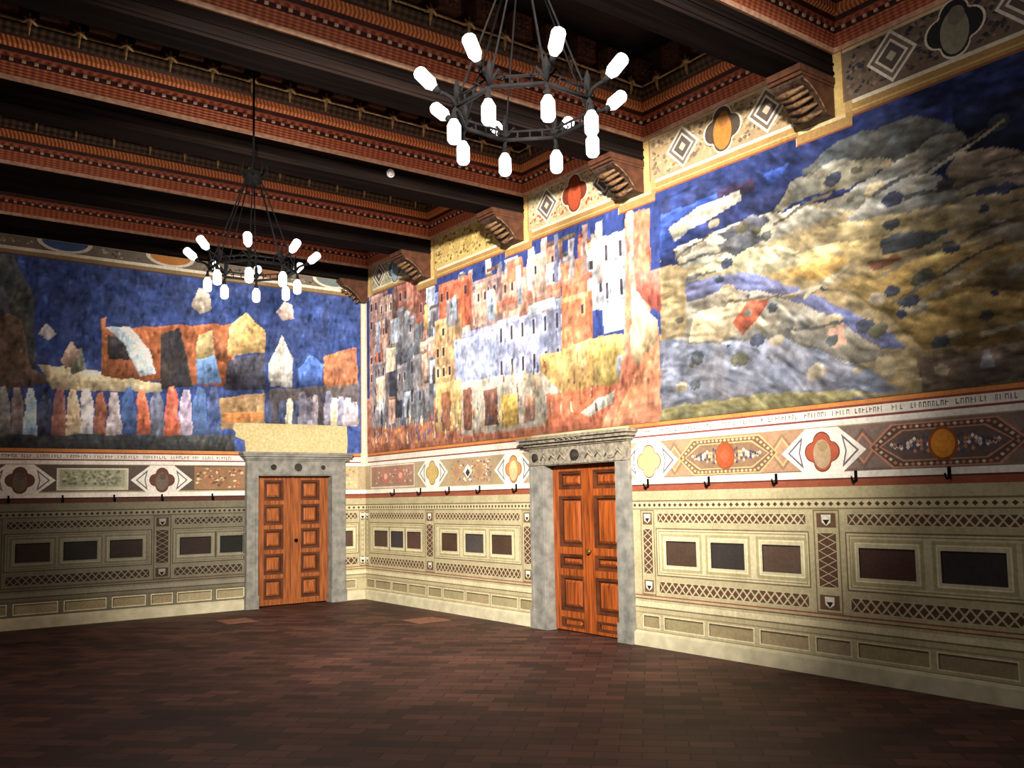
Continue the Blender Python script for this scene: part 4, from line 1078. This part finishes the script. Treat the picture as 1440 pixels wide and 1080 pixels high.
# ------------------------------------------------------------------ hooks on both walls
def hook(rz):
    mb = MB()
    mb.box((-0.012, -0.012, -0.01), (0.012, 0, 0.085)); mb.tube([(0, -0.01, 0.0), (0, -0.045, -0.012), (0, -0.07, 0.012), (0, -0.072, 0.035)], 0.009, 6)
    return mb
HK = None
hooks_r = [(1.004, 'between the corner and the ochre medallion'), (1.83, 'just left of the plain ochre medallion'), (2.64, 'just right of the plain ochre medallion'), (3.43, 'below the dark diamond ornament'), (4.28, 'just left of the right-hand door'),
           (6.70, 'just right of the right-hand door'), (7.57, 'below the bright red dot ornament'), (8.40, 'left of the brown medallion on the right wall'), (9.24, 'right of the brown medallion on the right wall'), (10.07, 'below the golden dot ornament at far right')]
hooks_l = [(-5.32, 'below the leftmost medallion at the picture edge'), (-4.66, 'below the left end of the pale plaque'), (-3.99, 'below the right end of the pale plaque'), (-3.33, 'below the medallion beside the pale plaque'), (-2.59, 'nearest the left-hand door')]
for lst, rz in ((hooks_r, RIGHT), (hooks_l, 0)):
    for u, lab in lst:
        if HK is None: HK = o = hook(0).build('iron_hook', M['iron'])
        else: o = HK.copy(); COL.objects.link(o)
        o.rotation_euler.z = rz
        o.location = (-0.004, -u, 1.725) if rz else (u, -0.004, 1.70)
        tag(o, 'small black iron hook %s' % lab, 'hook', 'iron hooks along the walls')

# ------------------------------------------------------------------ floor plates, smoke detector
for x0, x1, y0, y1, lab in ((-2.85, -2.45, -1.5, -1.05, 'pale square floor slab in front of the left-hand door'), (-0.92, -0.45, -3.3, -2.85, 'pale square floor slab beside the right wall, left of its door')):
    mb = MB(); mb.box((x0, y0, 0.0), (x1, y1, 0.006)); mb.box((x0-0.015, y0-0.015, 0), (x1+0.015, y1+0.015, 0.003))
    tag(mb.build('floor_slab', M['plate']), lab, 'floor slab', 'square floor slabs')
sd = empty('smoke_detector', (-2.0, -4.555, 5.5)); tag(sd, 'small white round detector on the dark face of a ceiling beam', 'detector')
q = MB(); q.tube([(0, 0, 0), (0, -0.025, 0)], 0.05, 16); q.build('base', M['white'], sd)
q = MB(); q.tube([(0, -0.022, 0), (0, -0.05, 0)], [0.038, 0.025], 16); q.build('cap', M['white'], sd)
# made-up can and bracket for the added key lamp, out of view
sp = empty('added_spotlight', (-7.6, -13.75, 5.36)); tag(sp, 'small unseen black lamp can added to light the right wall', 'added_spotlight')
aim = (Vector((0.0, -4.0, 3.0))-Vector((-7.6, -13.6, 5.05))).normalized()
q = MB(); q.tube([(0, 0, 0), (0, 0, -0.2)], 0.012, 8); q.build('bracket', M['iron'], sp)
c0 = Vector((0, 0, -0.27))-aim*0.30
q = MB(); q.tube([c0, c0+aim*0.16], 0.07, 16); q.build('can', M['iron'], sp)

# ------------------------------------------------------------------ chandeliers
def bulb_mesh():
    mb = MB()
    mb.tube([(0, 0, 0), (0, 0, 0.01), (0, 0, 0.035), (0, 0, 0.125), (0, 0, 0.142), (0, 0, 0.15)], [0.022, 0.027, 0.041, 0.041, 0.030, 0.011], 14)
    return mb
protoB = None
def chandelier(loc, phase, label, lamp, ztop):
    root = empty('chandelier', loc); tag(root, label, 'chandelier', 'black iron chandeliers with white bulbs')
    R_, N = 0.42, 8
    ang = [math.radians(phase)+2*math.pi*i/N for i in range(N)]
    V = [Vector((R_*math.cos(t), R_*math.sin(t), 0)) for t in ang]
    mb = MB()
    for i in range(N):
        a, b_ = V[i], V[(i+1) % N]
        mb.tube([a, b_], 0.014, 8); mb.tube([a+Vector((0, 0, 0.055)), b_+Vector((0, 0, 0.055))], 0.008, 6)
        for q in range(1, 4):
            c = a.lerp(b_, q/4); mb.tube([c, c+Vector((0, 0, 0.055))], 0.006, 5)
    mb.build('ring', M['iron'], root)
    hub_z = 0.95
    mb = MB(); mb.tube([(0, 0, hub_z-0.05), (0, 0, hub_z-0.03), (0, 0, hub_z+0.06), (0, 0, hub_z+0.10)], [0.05, 0.09, 0.09, 0.04], 12)
    for i in range(N): mb.tube([(0.09*math.cos(ang[i]), 0.09*math.sin(ang[i]), hub_z+0.02), (0.14*math.cos(ang[i]), 0.14*math.sin(ang[i]), hub_z+0.10), (0.12*math.cos(ang[i]), 0.12*math.sin(ang[i]), hub_z+0.17)], [0.012, 0.009, 0.005], 6)
    mb.build('hub', M['iron'], root)
    for i in range(N):
        mb = MB(); mb.tube([V[i]+Vector((0, 0, 0.03)), (0.075*math.cos(ang[i]), 0.075*math.sin(ang[i]), hub_z)], 0.006, 6); mb.build('suspension_rod', M['iron'], root)
    mb = MB(); mb.tube([(0, 0, hub_z+0.08), (0, 0, ztop-loc[2])], 0.012, 8)
    mb.build('stem', M['iron'], root)
    for i in range(N):
        t = ang[i]; d = Vector((math.cos(t), math.sin(t), 0)); tt = Vector((-math.sin(t), math.cos(t), 0))
        mb = MB()
        mb.tube([V[i], V[i]+d*0.03+Vector((0, 0, 0.05)), V[i]+d*0.07+Vector((0, 0, 0.07)), V[i]+d*0.11+Vector((0, 0, 0.08))], 0.012, 8)
        mb.tube([V[i], V[i]+d*0.02+Vector((0, 0, -0.03)), V[i]+d*0.02+Vector((0, 0, -0.06))], 0.013, 8)
        for sg in (1, -1):
            mb.tube([V[i]+Vector((0, 0, 0.02)), V[i]+tt*sg*0.06+Vector((0, 0, 0.09)), V[i]+tt*sg*0.10+Vector((0, 0, 0.05)), V[i]+tt*sg*0.07+Vector((0, 0, 0.03))], [0.011, 0.010, 0.008, 0.005], 6)
        mb.tube([V[i]+Vector((0, 0, 0.02)), V[i]+Vector((0, 0, 0.12)), V[i]+Vector((0, 0, 0.17))], [0.016, 0.02, 0.004], 8)
        arm = mb.build('arm', M['iron'], root)
        upd = (d*0.74+Vector((0, 0, 0.67))).normalized()
        for base, dr, nm in ((V[i]+d*0.02+Vector((0, 0, -0.045)), Vector((0, 0, -1)), 'down'), (V[i]+d*0.105+Vector((0, 0, 0.075)), upd, 'up')):
            q = MB(); q.tube([base, base+dr*0.04], [0.016, 0.022], 10); q.build('socket', M['iron'], arm)
            global protoB
            if protoB is None: protoB = bl = bulb_mesh().build('bulb', M['bulb'], arm)
            else: bl = protoB.copy(); COL.objects.link(bl); bl.parent = arm
            bl.location = base+dr*0.038
            bl.rotation_euler = dr.to_track_quat('Z', 'Y').to_euler()
    l = bpy.data.lights.new('chandelier_glow', 'POINT'); l.energy = lamp; l.color = (1.0, 0.90, 0.78); l.shadow_soft_size = 0.35
    lo = bpy.data.objects.new('chandelier_glow', l); COL.objects.link(lo); lo.location = (loc[0], loc[1], loc[2]-0.12)
    return root
chandelier((-3.85, -9.6, 3.95), 25, 'large black iron chandelier at top centre, nearest the camera', LAMP_NEAR, 6.5)
chandelier((-3.83, -5.0, 3.98), 20, 'smaller looking black iron chandelier at left, in front of the blue mural', LAMP_FAR, 6.5)
